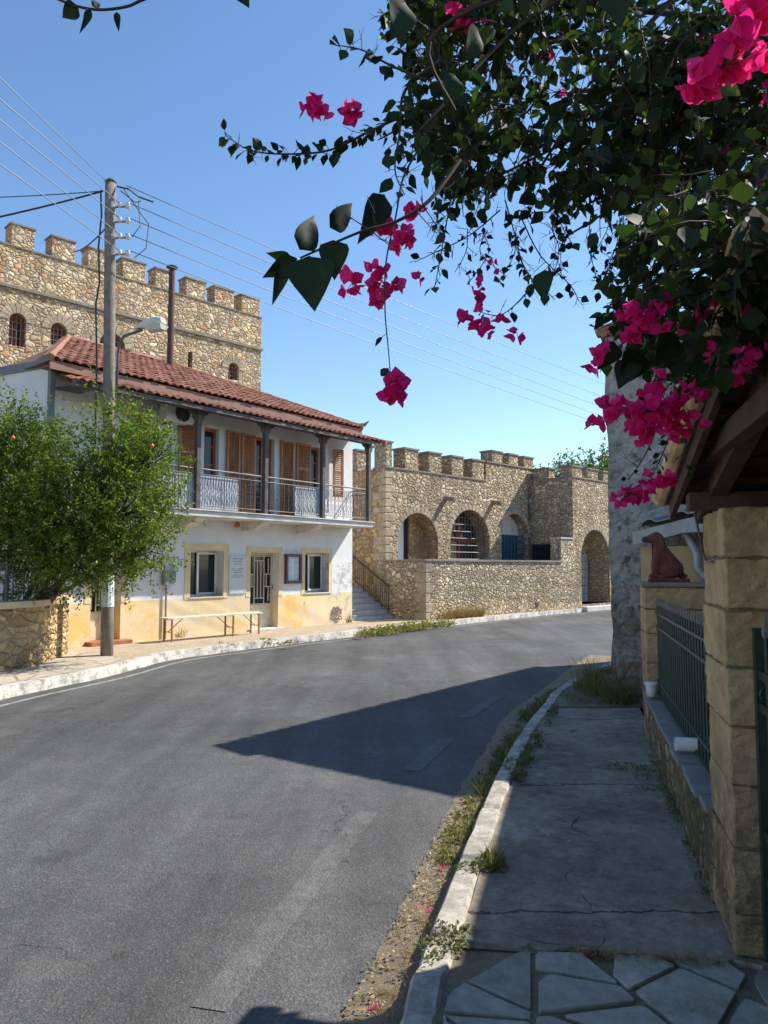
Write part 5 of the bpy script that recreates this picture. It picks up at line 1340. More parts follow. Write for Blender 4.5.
# curved low wall
gw = smooth_poly([(-7.2, 4.5), (-6.6, 8.5), (-6.1, 10.6)] + [(G(x, y, Zf).x, G(x, y, Zf).y) for x, y in ((0, 671), (31.6, 665.6), (51, 659.5), (67.6, 653.5))] + [(-6.25, 14.3)], 6)
gin = offset(gw, -.38)
def ribbon_wall(outer, inner, z0, z1):
    m = MB()
    for i in range(len(outer) - 1):
        a, b, c, d = outer[i], outer[i + 1], inner[i + 1], inner[i]
        m.quad((a.x, a.y, z0), (b.x, b.y, z0), (b.x, b.y, z1), (a.x, a.y, z1)); m.quad((d.x, d.y, z1), (c.x, c.y, z1), (c.x, c.y, z0), (d.x, d.y, z0))
        m.quad((a.x, a.y, z1), (b.x, b.y, z1), (c.x, c.y, z1), (d.x, d.y, z1)); m.quad((a.x, a.y, z0), (d.x, d.y, z0), (c.x, c.y, z0), (b.x, b.y, z0))
    for i in (0, -1): a, d = outer[i], inner[i]; m.quad((a.x, a.y, z0), (d.x, d.y, z0), (d.x, d.y, z1), (a.x, a.y, z1))
    return m
gwt = thing('garden_wall', 'curved low stone garden wall with ochre coping under the pomegranate tree', 'wall', (gw[20].x, gw[20].y, .1))
off = Vector((gw[20].x, gw[20].y)); sh = lambda P: [p - off for p in P]
obj('wall', ribbon_wall(sh(gw), sh(gin), 0, .98), M['lowwall'], gwt)
obj('coping', ribbon_wall(sh(offset(gw, .06)), sh(offset(gw, -.44)), .981, 1.08), M['ochre_trim'], gwt)
sheet('garden_soil', [(p.x, p.y) for p in gin] + [(-9, 15.5), (-14, 15), (-14, 4)], .9, M['dirt'])
mid = sh(offset(gw, -.2)); rl2 = MB(); zt2 = 1.08
rl2.tube([(p.x, p.y, zt2 + .5) for p in mid], .014, 5); rl2.tube([(p.x, p.y, zt2 + .12) for p in mid], .012, 5)
acc = 0; nb = 0
for i in range(len(mid) - 1):
    a, b = mid[i], mid[i + 1]; L_ = (b - a).length
    while acc < L_:
        p = a.lerp(b, acc / L_); big = nb % 7 == 0
        rl2.tube([(p.x, p.y, zt2), (p.x, p.y, zt2 + (.58 if big else .5 + .06))], .03 if big else .010, 5); acc += .13; nb += 1
    acc -= L_
rr_ = thing('garden_railing', 'thin grey metal railing standing on the garden wall coping', 'railing', (gw[20].x, gw[20].y, .1)); obj('bars', rl2, M['grey_steel'], rr_)

# ------------------------------------------------------------------ utility pole, lamp, wires
PB = G(107, 655, Zf); PT = at(110.5, 184, PB.y); 
pole = thing('utility_pole', 'tall weathered timber utility pole at the edge of the far pavement', 'utility pole', PB)
top = PT - PB
obj('pole_shaft', MB().tube([top * (k / 12) - (Vector((0, 0, .3)) if k == 0 else Vector()) for k in range(13)], [.112 - .014 * k / 12 for k in range(13)], 14), M['pole'], pole, smooth=True)
obj('white_notice_wrap', MB().tube([top * .098, top * .165], .115, 14, False), M['paper'], pole)
ins_z = []
for py in (206, 221, 237, 253.5):
    p = at(112, py, PB.y) - PB; ins_z.append(p)
    b_ = obj('insulator', MB().lathe([(.02, -.06), (.045, -.05), (.03, -.02), (.05, 0), (.035, .03), (.045, .045), (.02, .06)], 10, p + Vector((.30, -.02, 0))), M['ceramic'], pole, smooth=True)
    obj('insulator_arm', MB().tube([p + Vector((.05, 0, -.02)), p + Vector((.34, -.02, -.02))], .018, 6), M['grey_iron'], pole)
    obj('insulator', MB().lathe([(.02, -.05), (.04, -.03), (.03, 0), (.04, .03), (.02, .05)], 10, p + Vector((.16, -.03, .01))), M['ceramic'], pole, smooth=True)
cb = MB()
cr_ = random.Random(2)
p = top + Vector((.0, 0, -.05))
cb.tube([p + Vector((-.16, -.05, -.1)), p + Vector((-.11, -.1, -.6)), p + Vector((-.15, -.1, -1.2)), p + Vector((-.10, -.13, -1.9)), p + Vector((-.16, -.12, -2.3)), p + Vector((-.10, -.15, -3.4)), p + Vector((-.08, -.17, -5.0))], .018, 5)
for (x1, dz1, x2, dz2) in ((.25, -.05, .75, -.75), (.55, -.3, .45, -1.0), (.2, -.1, .6, -.3), (.75, -.75, .5, -1.4)):
    cb.tube([p + Vector((x1, -.05, dz1)), p + Vector(((x1 + x2) / 2 + .1, -.08, (dz1 + dz2) / 2 - .15)), p + Vector((x2, -.05, dz2))], .009, 4)
cb.tube([p + Vector((.12, 0, 0)), p + Vector((.35, 0, -.05)), p + Vector((.5, .1, -.15)), p + Vector((.75, .2, -.2))], .018, 5)
obj('cable_loops', cb, M['cable'], pole)
bx_ = MB().lathe([(.095, 0), (.11, .04), (.05, .10)], 10, top); obj('pole_cap', bx_, plain('mossy cap', (.05, .07, .04), .9), pole)
clamps = MB()
for f_ in (.88, .93): clamps.tube([top * f_, top * (f_ + .006)], .106, 12, False)
obj('clamp', clamps, M['grey_iron'], pole)
# street lamp on its arm
a0_ = at(117, 361, PB.y - .05); lm = thing('street_lamp', 'white hooded street lamp on a curved arm fixed to the timber pole', 'street lamp', a0_)
hd = at(147, 324, PB.y - .35) - a0_
obj('arm', MB().tube([(0, 0, -.62), (.02, -.02, .1), (.05, -.05, .28), (.16, -.14, .42), hd * .85], .026, 8), M['grey_steel'], lm, smooth=True)
u_ = (hd - Vector((.16, -.14, .42))); u_.z *= .3; u_.normalize(); sd_ = u_.cross(Vector((0, 0, 1))).normalized(); up_ = sd_.cross(u_)
hm = MB(); rings = [(-.30, .05, .05, .03), (-.12, .08, .09, .05), (.05, .14, .14, .07), (.30, .15, .13, .07), (.42, .11, .08, .05)]
vs = []; 
for (s_, hw_, hu, hd_) in [tuple(q * .84 for q in rg) for rg in rings]:
    c = hd + u_ * s_ + Vector((0, 0, -.02))
    for (i_, j_) in ((-1, 0), (-.75, .7), (0, 1), (.75, .7), (1, 0), (.8, -1), (-.8, -1)): vs.append(c + sd_ * hw_ * i_ + up_ * (hu * j_ if j_ > 0 else hd_ * -j_ * -1))
fs = [tuple(range(7)), tuple(range(len(vs) - 1, len(vs) - 8, -1))]
for i_ in range(len(rings) - 1):
    for j_ in range(7): fs.append((i_ * 7 + j_, i_ * 7 + (j_ + 1) % 7, (i_ + 1) * 7 + (j_ + 1) % 7, (i_ + 1) * 7 + j_))
obj('lamp_head', MB().add(vs, fs), M['concrete'], lm, bevel=.01)
c = hd + u_ * .16; ls = MB(); vs = []
for (s_, w_, z_) in ((-.14, .12, -.09), (.2, .13, -.09), (.17, .07, -.17), (-.1, .06, -.17)):
    for i_ in (-1, 1): vs.append(c + u_ * s_ + sd_ * w_ * i_ + up_ * z_)
obj('lens', MB().add(vs, [(0, 1, 3, 2), (4, 5, 7, 6), (2, 3, 5, 4), (0, 6, 7, 1), (0, 2, 4, 6), (1, 7, 5, 3)]), M['concrete'], lm)
# wires
def wire(a, b, sag, r, label, mat=None, group=None, name='overhead_wire'):
    a, b = Vector(a), Vector(b); n = 24; pts = [a.lerp(b, k / n) - Vector((0, 0, sag * 4 * (k / n) * (1 - k / n))) - a for k in range(n + 1)]
    o = obj(name, MB().tube(pts, r, 5), mat or M['wire'], smooth=True); o.location = a; return tag(o, label, 'wire', group)
ordn = ['topmost', 'second', 'third', 'fourth', 'lowest']
rw = [(600, 378), (600, 391), (598, 401), (598, 410), (598, 418)]; st = [top + PB + Vector((.3, 0, -.03))] + [PB + p_ + Vector((.32, -.02, .05)) for p_ in ins_z]
for i in range(5):
    e = at(rw[i][0], rw[i][1], 25.4); e2 = st[i] + (e - st[i]) * 1.5
    wire(st[i], e2, .18, .009, f'{ordn[i]} of the five thin wires running right from the timber pole', group='wires running right from the timber pole')
lw = [(0, 78), (0, 99), (0, 120), (0, 142), (0, 164)]
st2 = [PB + top + Vector((-.02, 0, .0))] + [PB + p_ + Vector((.14, -.03, .05)) for p_ in ins_z]
for i in range(5):
    e = at(lw[i][0], lw[i][1], 10.3); e2 = st2[i] + (e - st2[i]) * 2.4
    wire(st2[i], e2, .0, .008, f'{ordn[i]} of the five thin wires running up to the left edge from the timber pole', group='wires running left from the timber pole')
P1 = at(103, 191, PB.y)
e = at(0, 193, 14.5); wire(P1, P1 + (e - P1) * 3, .1, .010, 'thin black cable running level to the left from the pole top', M['cable'])
e = at(0, 211, 12.8); wire(P1, P1 + (e - P1) * 3, .12, .018, 'thick black cable sloping down to the left from the pole top', M['cable'])
e = at(73, 252, 21.0); wire(at(106, 228, PB.y), e, .1, .016, 'black service cable dropping from the pole toward the castle tower', M['cable'])

# ------------------------------------------------------------------ old rubble building on the right
BO = G(613, 697, Zs); BO.z = 0; BA = math.atan2(-.6, .8)
B = Frame(BO, BA)
old = thing('old_stone_building', 'tall grey limewashed rubble building at the corner of the near pavement', 'building', BO, BA)
hB = 4.65
def rough_box(x0, x1, y0, y1, z0, z1, step, amp, batter=.012):
    bm = bmesh.new(); nx, ny, nz = [max(1, int(round((b - a) / step))) for a, b in ((x0, x1), (y0, y1), (z0, z1))]
    vs = {}
    def V(i, j, k):
        if (i, j, k) not in vs:
            x, y, z = x0 + (x1 - x0) * i / nx, y0 + (y1 - y0) * j / ny, z0 + (z1 - z0) * k / nz
            nv = noise.noise_vector((x * 2.1, y * 2.1, z * 2.1)) * amp + noise.noise_vector((x * 7, y * 7, z * 7)) * amp * .45
            x -= batter * (z - z1) * -1 * (-1 if i == 0 else 0) * -1 if False else 0
            vs[(i, j, k)] = bm.verts.new((x + nv.x + (-batter * (z1 - z) * 0), y + nv.y, z + (nv.z if k < nz or True else 0)))
        return vs[(i, j, k)]
    for i in range(nx):
        for k in range(nz):
            bm.faces.new((V(i, 0, k), V(i + 1, 0, k), V(i + 1, 0, k + 1), V(i, 0, k + 1))); bm.faces.new((V(i, ny, k), V(i, ny, k + 1), V(i + 1, ny, k + 1), V(i + 1, ny, k)))
    for j in range(ny):
        for k in range(nz):
            bm.faces.new((V(0, j, k), V(0, j, k + 1), V(0, j + 1, k + 1), V(0, j + 1, k))); bm.faces.new((V(nx, j, k), V(nx, j + 1, k), V(nx, j + 1, k + 1), V(nx, j, k + 1)))
    for i in range(nx):
        for j in range(ny): bm.faces.new((V(i, j, nz), V(i + 1, j, nz), V(i + 1, j + 1, nz), V(i, j + 1, nz)))
    me = bpy.data.meshes.new('rough'); bm.to_mesh(me); bm.free(); return me
link('wall', rough_box(0, 5, 0, 7, -.05, hB, .1, .028), M['oldwall'], old, smooth=True)
# broken tile edge along the wall top
mb = MB(); k = 0
while k < 4.9: mb.tube([(k, -.05, hB + rnd.uniform(-.01, .015)), (k, .5, hB + .09)], .055, 7); k += .10
k = 0
while k < 7: mb.tube([(-.10, k, hB + .02 + rnd.uniform(-.01, .02)), (.5, k, hB + .14)], .07, 7); k += .17
obj('roof_edge_tiles', mb, M['tile'], old)
# unseen block added behind the fence, sized and placed to shade the pavement
yb = thing('yard_shade_block', 'unseen ochre block added in the yard behind the fence to shade the pavement', 'house', FL(FA + 1.60, 2), 0)
fd = Vector((.2495, .9684, 0)); fn = Vector((.9684, -.2495, 0))
def fence_pt(a, s): return fd * s + fn * a      # relative offsets
q = lambda a, s: tuple((fence_pt(a, s)).xy)
hY = 3.0
obj('wall', MB().prism([q(0, -5), q(0, 4.7), q(4, 4.7), q(4, -5)], 'z', 0, hY - .1), M['shed_wall'], yb)
obj('roof', MB().prism([q(-.35, -5.3), q(-.35, 4.9), q(4.3, 4.9), q(4.3, -5.3)], 'z', hY - .1, hY + .03), M['tile'], yb)
yd = sheet('yard', [(FL(.75, -5).x, -5), (FL(.75, 8.6).x, 8.6), (9, 8.6), (9, -5)], Zs + .02, M['mortar'])

# lean-to shed against the old building
xs0 = B.l(at(634, 560, 8.3)); sxo = B.pix(641, 570, -.45)[0]; shd = thing('lean_to_shed', 'small ochre walled lean-to with grey corrugated roof behind the dog statue', 'shed', B.w(.25, 0, 0), BA)
obj('wall', MB().box(sxo - .25, 3, -.45, -.02, 0, 1.95), M['shed_wall'], shd)
d1, d2 = B.pix(630, 531, -.6), B.pix(698, 514, -.6); e1x = d1[0] - .25; e2x = d2[0] - .25
print('shed', d1, d2)
slr = (d2[1] - d1[1]) / (d2[0] - d1[0]); rf_ = MB(); 
k = 0; nn_ = 60; xx = [e1x + (3.2 - e1x) * i / nn_ for i in range(nn_ + 1)]
zfun = lambda x: d1[1] + (x - e1x) * slr
for i in range(nn_):
    for c_ in range(8):
        pass
ny_ = 2; vs = []; 
N1 = 180
for i in range(N1 + 1):
    x = e1x + (3.2 - e1x) * i / N1; zz_ = zfun(x) + .05 * max(0, math.sin(x * 2 * math.pi / .34)) ** .7 ; 
    for (y_, dz_) in ((-.66, .03), (0.0, .10)): vs.append((x, y_, zz_ + dz_))
mbr = MB().add(vs, [(2 * i, 2 * i + 2, 2 * i + 3, 2 * i + 1) for i in range(N1)])
so_ = obj('roof', mbr, M['galv'], shd); sm = so_.modifiers.new('thick', 'SOLIDIFY'); sm.thickness = .012
fa = MB(); fa.add([(e1x + .02, -.58, zfun(e1x) - .16), (3.1, -.58, zfun(3.1) - .16), (3.1, -.58, zfun(3.1) - .012), (e1x + .02, -.58, zfun(e1x) - .012), (e1x + .02, -.54, zfun(e1x) - .16), (3.1, -.54, zfun(3.1) - .16), (3.1, -.54, zfun(3.1) - .012), (e1x + .02, -.54, zfun(e1x) - .012)],
   [(0, 1, 2, 3), (4, 7, 6, 5), (0, 4, 5, 1), (0, 3, 7, 4)])
obj('fascia', fa, M['galv'], shd)
pxv = B.pix(653.5, 560, -.46)[0] - .25; obj('corner_strip', MB().box(pxv - .012, pxv + .012, -.475, -.451, 0, 2.0), M['black'], shd)
hp0 = B.pix(694, 540, -.62); hx0 = hp0[0] - .25
dpm = MB().tube([(hx0 - .12, -.58, hp0[1] + .13), (hx0 - .02, -.60, hp0[1] - .05), (hx0 + .03, -.62, hp0[1] - .16), (hx0 + .03, -.62, hp0[1] - .3), (hx0 + .1, -.62, hp0[1] - .4), (hx0 + .25, -.62, hp0[1] - .5)], [.03, .05, .052, .052, .052, .05], 12)
obj('downpipe', dpm, M['galv'], shd, smooth=True)
obj('hopper', MB().box(hx0 - .14, hx0 + .2, -.7, -.56, hp0[1] + .08, hp0[1] + .15), M['galv'], shd)

# ------------------------------------------------------------------ gate pillars, fence, gate, canopy
FANG = math.atan2(.9684, .2495)          # heading of the fence
def fence_frame(p): return p, FANG - R(90)   # local y along the fence away from camera, local x to the right of it
NP = G(731, 957, Zs); NP = Vector((FA + .2577 * NP.y, NP.y, Zs))
def pillar(name, label, p, w_, courses, z_top, rseed, rubble_base=True):
    r = random.Random(rseed); t = thing(name, label, 'gate pillar', p, FANG - R(90)); m = MB()
    core = MB().box(.015, w_ - .015, .015, w_ - .015, -.05, z_top - .01); obj('core', core, M['mortar'], t)
    z = 0; zs = list(courses)
    for i in range(len(zs) - 1):
        z0, z1 = zs[i] + .006, zs[i + 1] - .006; s_ = w_ * r.uniform(.25, .42) if i % 2 else w_ * r.uniform(.58, .75)
        def blk(xa, xb, ya, yb):
            e = [r.uniform(-.006, .006) for _ in range(6)]; m.box(xa + e[0], xb + e[1], ya + e[2], yb + e[3], z0 + e[4] * .5, z1 + e[5] * .5)
        if i % 2: blk(0, w_, 0, s_ - .005); blk(0, w_, s_ + .005, w_)
        else: blk(0, s_ + .12, 0, w_ ); blk(s_ + .13, w_, 0, w_)
    bl = obj('stone_blocks', m, M['sand'], t)
    bv = bl.modifiers.new('bevel', 'BEVEL'); bv.width = .009; bv.segments = 3
    sb_ = bl.modifiers.new('sub', 'SUBSURF'); sb_.subdivision_type = 'SIMPLE'; sb_.levels = 4; sb_.render_levels = 4
    tx2 = bpy.data.textures.new('stone', 'CLOUDS'); tx2.noise_scale = .05; tx2.noise_depth = 3
    dm = bl.modifiers.new('disp', 'DISPLACE'); dm.texture = tx2; dm.strength = .022; dm.mid_level = .5; dm.texture_coords = 'LOCAL'
    return t
HN = 1.84
pillar('gate_pillar', 'tall tan sandstone block pillar carrying the timber gate canopy', NP, .53, [0, .17, .43, .68, .92, 1.16, 1.40, 1.62, HN], HN, 4)
FPp = G(646, 745, Zs); FPp = Vector((FA + .2577 * FPp.y, FPp.y, Zs)); 
fp = pillar('fence_pillar', 'lower tan sandstone pillar under the seated dog statue', FPp, .52, [0, .22, .46, .72, .98, 1.2, 1.43 - .03], 1.42, 8)
obj('cap_slab', MB().box(-.03, .55, -.03, .55, 1.402, 1.44), M['cope'], fp, bevel=.006)
print('pillars', NP, FPp)
# third pillar beside the camera, holding the other end of the canopy
P3 = Vector((FA + .2577 * .35, .35, Zs))
pillar('gate_pillar', 'tan sandstone pillar at the near end of the gate, outside the picture', P3 - fd * .2, .5, [0, .3, .6, .9, 1.2, 1.5, HN], HN, 12)
# low wall between pillars
lwd = FPp.y - (NP.y + .53 * .968); L_ = (FPp - NP).length - .53
lwp = NP + fd * .53
lowt = thing('fence_base_wall', 'low mossy rubble wall with slate slabs below the green fence', 'wall', lwp, FANG - R(90))
link('wall', rough_box(.0, .34, -.02, L_ + .02, -.1, .40, .06, .022), M['mossrock'], lowt, smooth=True)
sm_ = MB(); s_ = 0; r6 = random.Random(8)
while s_ < L_ - .08:
    l_ = min(r6.uniform(.17, .30), L_ - s_); x0 = -.035 + r6.uniform(-.015, .012); zz_ = .40 + r6.uniform(-.004, .008); sm_.box(x0, .36, s_ + .006, s_ + l_ - .006, zz_, zz_ + .03 + r6.uniform(0, .01)); s_ += l_
obj('slate_slabs', sm_, M['slate'], lowt, bevel=.006)
# fence
fen = thing('iron_fence', 'dark green iron fence with pointed bars between the two sandstone pillars', 'fence', lwp, FANG - R(90))
xf = .095; fr_ = MB(); tips = MB(); nb = int(L_ / .112)
for z_ in (1.17, 1.05, .575, .46): obj('rail', MB().bar((xf, 0, z_), (xf, L_, z_), .03, .018), M['green_iron'], fen)
for i in range(nb):
    y_ = .05 + i * (L_ - .1) / (nb - 1); pk_ = obj('picket', MB().tube([(xf, y_, .44), (xf, y_, 1.24)], .0085, 6), M['green_iron'], fen); obj('spear_tip', MB().tube([(xf, y_, 1.24), (xf, y_, 1.255), (xf, y_, 1.31)], [.009, .014, .002], 5), M['grey_iron'], pk_)

# gate leaf
gl = thing('iron_gate', 'dark green iron gate leaf hinged on the tall sandstone pillar', 'gate', NP, FANG - R(90))
gm = MB(); xg = .115; gt = MB()
gm.box(xg - .022, xg + .022, -.075, -.03, .03, 1.33); gm.box(xg - .022, xg + .022, -1.25, -1.21, .03, 1.33)
for z_ in (1.13, 1.0, .50, .32, .08): gm.box(xg - .015, xg + .015, -1.21, -.075, z_, z_ + .035)
for i in range(9): y_ = -.16 - i * .117; gm.tube([(xg, y_, .08), (xg, y_, 1.30)], .0085, 6); obj('spear_tip', MB().tube([(xg, y_, 1.30), (xg, y_, 1.32), (xg, y_, 1.40)], [.010, .016, .002], 5), M['grey_iron'], gl)
for i in range(9): y_ = -.16 - i * .117; gm.tube([(xg + .028 * math.cos(a * .63), y_ , 1.08 + .028 * math.sin(a * .63)) for a in range(11)], .005, 4, False)
gm.box(xg - .004, xg + .004, -1.21, -.075, .115, .32)
obj('bars', gm, M['green_iron'], gl)
obj('hinge', MB().tube([(xg, -.03, .3), (xg, -.03, .4)], .02, 8).tube([(xg, -.03, 1.1), (xg, -.03, 1.2)], .02, 8), M['green_iron'], gl)
# dog statue
dg = thing('dog_statue', 'reddish brown statue of a seated long eared dog on the lower pillar', 'statue', FPp + Vector((0, 0, 1.44)) + fd * .2 + fn * .20, math.atan2(fn.y, fn.x))
mbd = bpy.data.metaballs.new('dogm'); mbd.resolution = .016; mbd.render_resolution = .014; mbd.threshold = .35
def el_b(x, y, z, r, sx=1, sy=1, sz=1, ry=0):
    e = mbd.elements.new(type='ELLIPSOID'); e.co = (x, y, z); e.radius = r * 1.45; e.size_x, e.size_y, e.size_z = sx, sy, sz
    if ry: e.rotation = __import__('mathutils').Euler((0, ry, 0)).to_quaternion()
el_b(.06, 0, .10, .105, 1.0, .8, .85)                     # haunches
el_b(.035, .05, .08, .075, 1.15, .5, .8); el_b(.035, -.05, .08, .075, 1.15, .5, .8)
el_b(.02, 0, .17, .095, .9, .75, 1.1, R(-25)); el_b(-.02, 0, .24, .088, .8, .75, 1.1, R(-20)) ; el_b(-.055, 0, .24, .07, .75, .75, 1.1)
el_b(-.05, 0, .31, .06, .8, .75, 1.0, R(-15)); el_b(-.055, 0, .36, .055, .85, .8, .9)
for s_ in (-1, 1):
    for z_, x_, r_ in ((.20, -.075, .034), (.155, -.082, .03), (.11, -.086, .027), (.065, -.09, .026), (.035, -.095, .028)): el_b(x_, s_ * .035, z_, r_ * 1.15, 1.1, .8, 1.2)
    el_b(-.115, s_ * .035, .03, .026, 1.4, .8, .7); el_b(-.03, s_ * .06, .028, .032, 1.7, .7, .7)
    el_b(-.028, s_ * .052, .36, .03, .9, .5, 1.2); el_b(-.022, s_ * .058, .315, .033, .9, .5, 1.4); el_b(-.02, s_ * .056, .27, .028, .9, .5, 1.2)
el_b(-.075, 0, .395, .060, 1.1, .85, .85); el_b(-.125, 0, .380, .040, 1.4, .75, .8); el_b(-.165, 0, .372, .033, 1.2, .75, .85); el_b(-.185, 0, .385, .018)
for x_, z_, r_ in ((.14, .05, .032), (.17, .035, .026), (.15, .03, .03)): el_b(x_, .02, z_, r_, 1.2, .8, .7)
mo = bpy.data.objects.new('dogm', mbd); C.objects.link(mo); bpy.context.view_layer.update()
dgp = bpy.context.evaluated_depsgraph_get(); me = bpy.data.meshes.new_from_object(mo.evaluated_get(dgp)); bpy.data.objects.remove(mo); bpy.data.metaballs.remove(mbd)
vz = [v.co.z for v in me.vertices]; vx_ = [v.co.x for v in me.vertices]; print('dog', len(me.vertices), min(vz), max(vz), min(vx_), max(vx_))
sc_ = .44 / (max(vz) - min(vz)); mz = min(vz)
for v in me.vertices:
    v.co = Vector((v.co.x * sc_, v.co.y * sc_, (v.co.z - mz) * sc_ + .022)); nz_ = noise.noise((v.co.x * 60, v.co.y * 60, v.co.z * 22)); v.co += v.normal * nz_ * .009
me.name = 'body'; me.materials.clear(); db = link('body', me, M['terracotta'], dg, smooth=True)
obj('plinth', MB().box(-.15, .20, -.09, .09, 0, .035), M['terracotta'], dg, bevel=.008)
# cup and tube lying on the slate
cp = thing('flower_pot', 'small white plastic pot standing on the slate slabs beside the fence pillar', 'pot', lwp + fd * (L_ - .12) + fn * .02 + Vector((0, 0, .445)))
obj('body', MB().lathe([(.035, 0), (.042, .05), (.044, .055), (.05, .115), (.05, .12), (.044, .12), (.036, .01)], 16), M['plastic_white'], cp, smooth=True); obj('rim', MB().lathe([(.05, .1), (.056, .1), (.056, .125), (.05, .125)], 16), M['plastic_white'], cp, smooth=True)
q_ = G(690, 757, Zs + .48); pp_ = thing('plastic_tube', 'white plastic tube lying across the slate slabs by the fence', 'pipe', lwp + fd * 1.05 + fn * .03 + Vector((0, 0, .492)), FANG - R(90))
obj('tube', MB().tube([(-.06, -.02, 0), (.12, .0, 0)], .042, 18, False).tube([(.12, 0, 0), (-.06, -.02, 0)], .038, 18, False), M['plastic_white'], pp_, smooth=True)
# canopy over the gate
can = thing('gate_canopy', 'old timber roofed canopy with cream verge tiles over the gate', 'canopy', NP, FANG - R(90))
# local y along fence (away), x to the yard; eave past the far pillar face, ridge above the gate centre
ye = .66; yr = -1.35; ze = HN + .06; zr = ze + (ye - yr) * .24; xo0, xo1 = -.15, 1.9; zrf = lambda y: ze + (ye - y) * .24 if y > yr else zr - (yr - y) * .24
ynear = yr - (ye - yr)
obj('underboards', MB().add([(xo0, ye, ze), (xo1, ye, ze), (xo1, yr, zr), (xo0, yr, zr), (xo0, ynear, ze), (xo1, ynear, ze)] + [(xo0, ye, ze + .025), (xo1, ye, ze + .025), (xo1, yr, zr + .025), (xo0, yr, zr + .025), (xo0, ynear, ze + .025), (xo1, ynear, ze + .025)],
      [(0, 1, 2, 3), (3, 2, 5, 4), (6, 9, 8, 7), (9, 10, 11, 8), (0, 3, 9, 6), (3, 4, 10, 9), (0, 6, 7, 1), (4, 5, 11, 10)]), M['truss'], can)
for (y0, y1) in ((ye, yr), (ynear, yr)):
    tile_plane('roof_tiles', (xo0, y0, ze + .05), (1, 0, 0), (0, (y1 - y0), (zr - ze)), xo1 - xo0, math.hypot(y1 - y0, zr - ze), M['tile'], can)
vg = MB()
for (y0, y1) in ((ye + .05, yr), (ynear, yr)):
    nt_ = 7
    for i in range(nt_):
        a = Vector((xo0 - .01, y0 + (y1 - y0) * i / nt_, ze + (zr - ze) * i / nt_ + .045)); b = Vector((xo0 - .01, y0 + (y1 - y0) * (i + 1.1) / nt_, ze + (zr - ze) * (i + 1.1) / nt_ + .035)); vg.tube([a, b], [.052, .045], 12)
obj('verge_tiles', vg, M['tile_cream'], can)
bb = MB()
for (y0, y1) in ((ye, yr), (ynear, yr)): bb.bar((xo0 + .03, y0, ze - .025), (xo0 + .03, y1, zr - .025), .025, .09)
obj('verge_board', bb, M['truss'], can)
tr = MB()
for xx_ in (.02, .5, 1.6):
    tr.bar((xx_, ye - .05, ze - .06), (xx_, yr, zr - .07), .07, .09); tr.bar((xx_, ynear + .05, ze - .06), (xx_, yr, zr - .07), .07, .09)
obj('rafters', tr, M['truss'], can)
tbm = MB(); tbm.bar((-.03, .24, HN + .235), (-.03, ynear + .3, HN + .235), .06, .085); tbm.bar((.5, .45, HN + .06), (.5, ynear + .3, HN + .06), .09, .1); obj('tie_beam', tbm, M['truss'], can, bevel=.004)
obj('wall_plate', MB().box(-.1, 1.8, .18, .30, HN + .0, HN + .075), M['truss'], can); obj('wall_plate', MB().box(-.1, 1.8, ynear + .3, ynear + .42, HN, HN + .075), M['truss'], can)
pu = MB()
for i in range(8): y_ = yr + (ye - yr) * (i + .5) / 8; pu.bar((xo0 + .02, y_, zrf(y_) - .02), (xo1, y_, zrf(y_) - .02), .035, .03)
obj('battens', pu, M['truss'], can)
obj('red_cable', MB().tube([(-.02, .50, HN + .12), (-.035, .49, HN - .01), (-.02, .46, HN - .12), (-.015, .40, HN - .2), (-.012, .33, HN - .235), (-.012, .2, HN - .235)], .006, 5), M['maroon'], can)

# ------------------------------------------------------------------ bougainvillea
rb = random.Random(77)
base = Vector((2.35, 2.0, .14)); vine = thing('bougainvillea', 'large bougainvillea with dark leaves and magenta bracts hanging over the pavement', 'flowering vine', base)
LV = Leaves(); tw_ = MB(); bigL = Leaves(BIGV, BIGF)
def stem(pts, r0, r1, n=None):
    P = [Vector((p[0], p[1])) if False else Vector(p) for p in pts]; out = []
    for i in range(len(P) - 1):
        p0, p1, p2, p3 = P[max(i - 1, 0)], P[i], P[i + 1], P[min(i + 2, len(P) - 1)]
        for k in range(5):
            t = k / 5; out.append(.5 * ((2 * p1) + (p2 - p0) * t + (2 * p0 - 5 * p1 + 4 * p2 - p3) * t * t + (3 * p1 - p0 - 3 * p2 + p3) * t ** 3))
    out.append(P[-1]); m = len(out); tw_.tube([q - base for q in out], [r0 + (r1 - r0) * i / (m - 1) for i in range(m)], 5); return out
def leaf_at(p, size, d=None, L=LV):
    d = d or rv(rb); d = (d + Vector((0, 0, -.45))).normalized(); n = rv(rb) + Vector((0, 0, .8))
    L.put(p - base, d, n, size, rb.uniform(.85, 1.2))
def leaves_along(path, step, size, r=.02, skip=0.):
    acc = 0; side = 1
    for i in range(len(path) - 1):
        a, b = path[i], path[i + 1]; ln = (b - a).length; acc += ln
        while acc > step:
            acc -= step; side *= -1
            if rb.random() < skip: continue
            p = a.lerp(b, rb.random()); t = (b - a).normalized(); sd = t.cross(rv(rb)).normalized()
            d = (sd + t * .5).normalized(); q = p + d * rb.uniform(.004, .02); tw_.tube([p - base, q - base], .0012, 3, False); leaf_at(q, size * rb.uniform(.55, 1.2), d)
def twigs(path, n, ln=.09):
    for _ in range(n):
        i = rb.randrange(len(path) - 1); p = path[i]; d = rv(rb); a = p + d * ln * rb.uniform(.3, 1); tw_.tube([p - base, (p + a) / 2 - base + rv(rb) * .006, a - base], [.0016, .0013, .0006], 3, False)
        e = (p + a) / 2; d2 = (d + rv(rb)).normalized(); tw_.tube([e - base, e + d2 * ln * .4 - base], [.001, .0005], 3, False)
nclu = 0
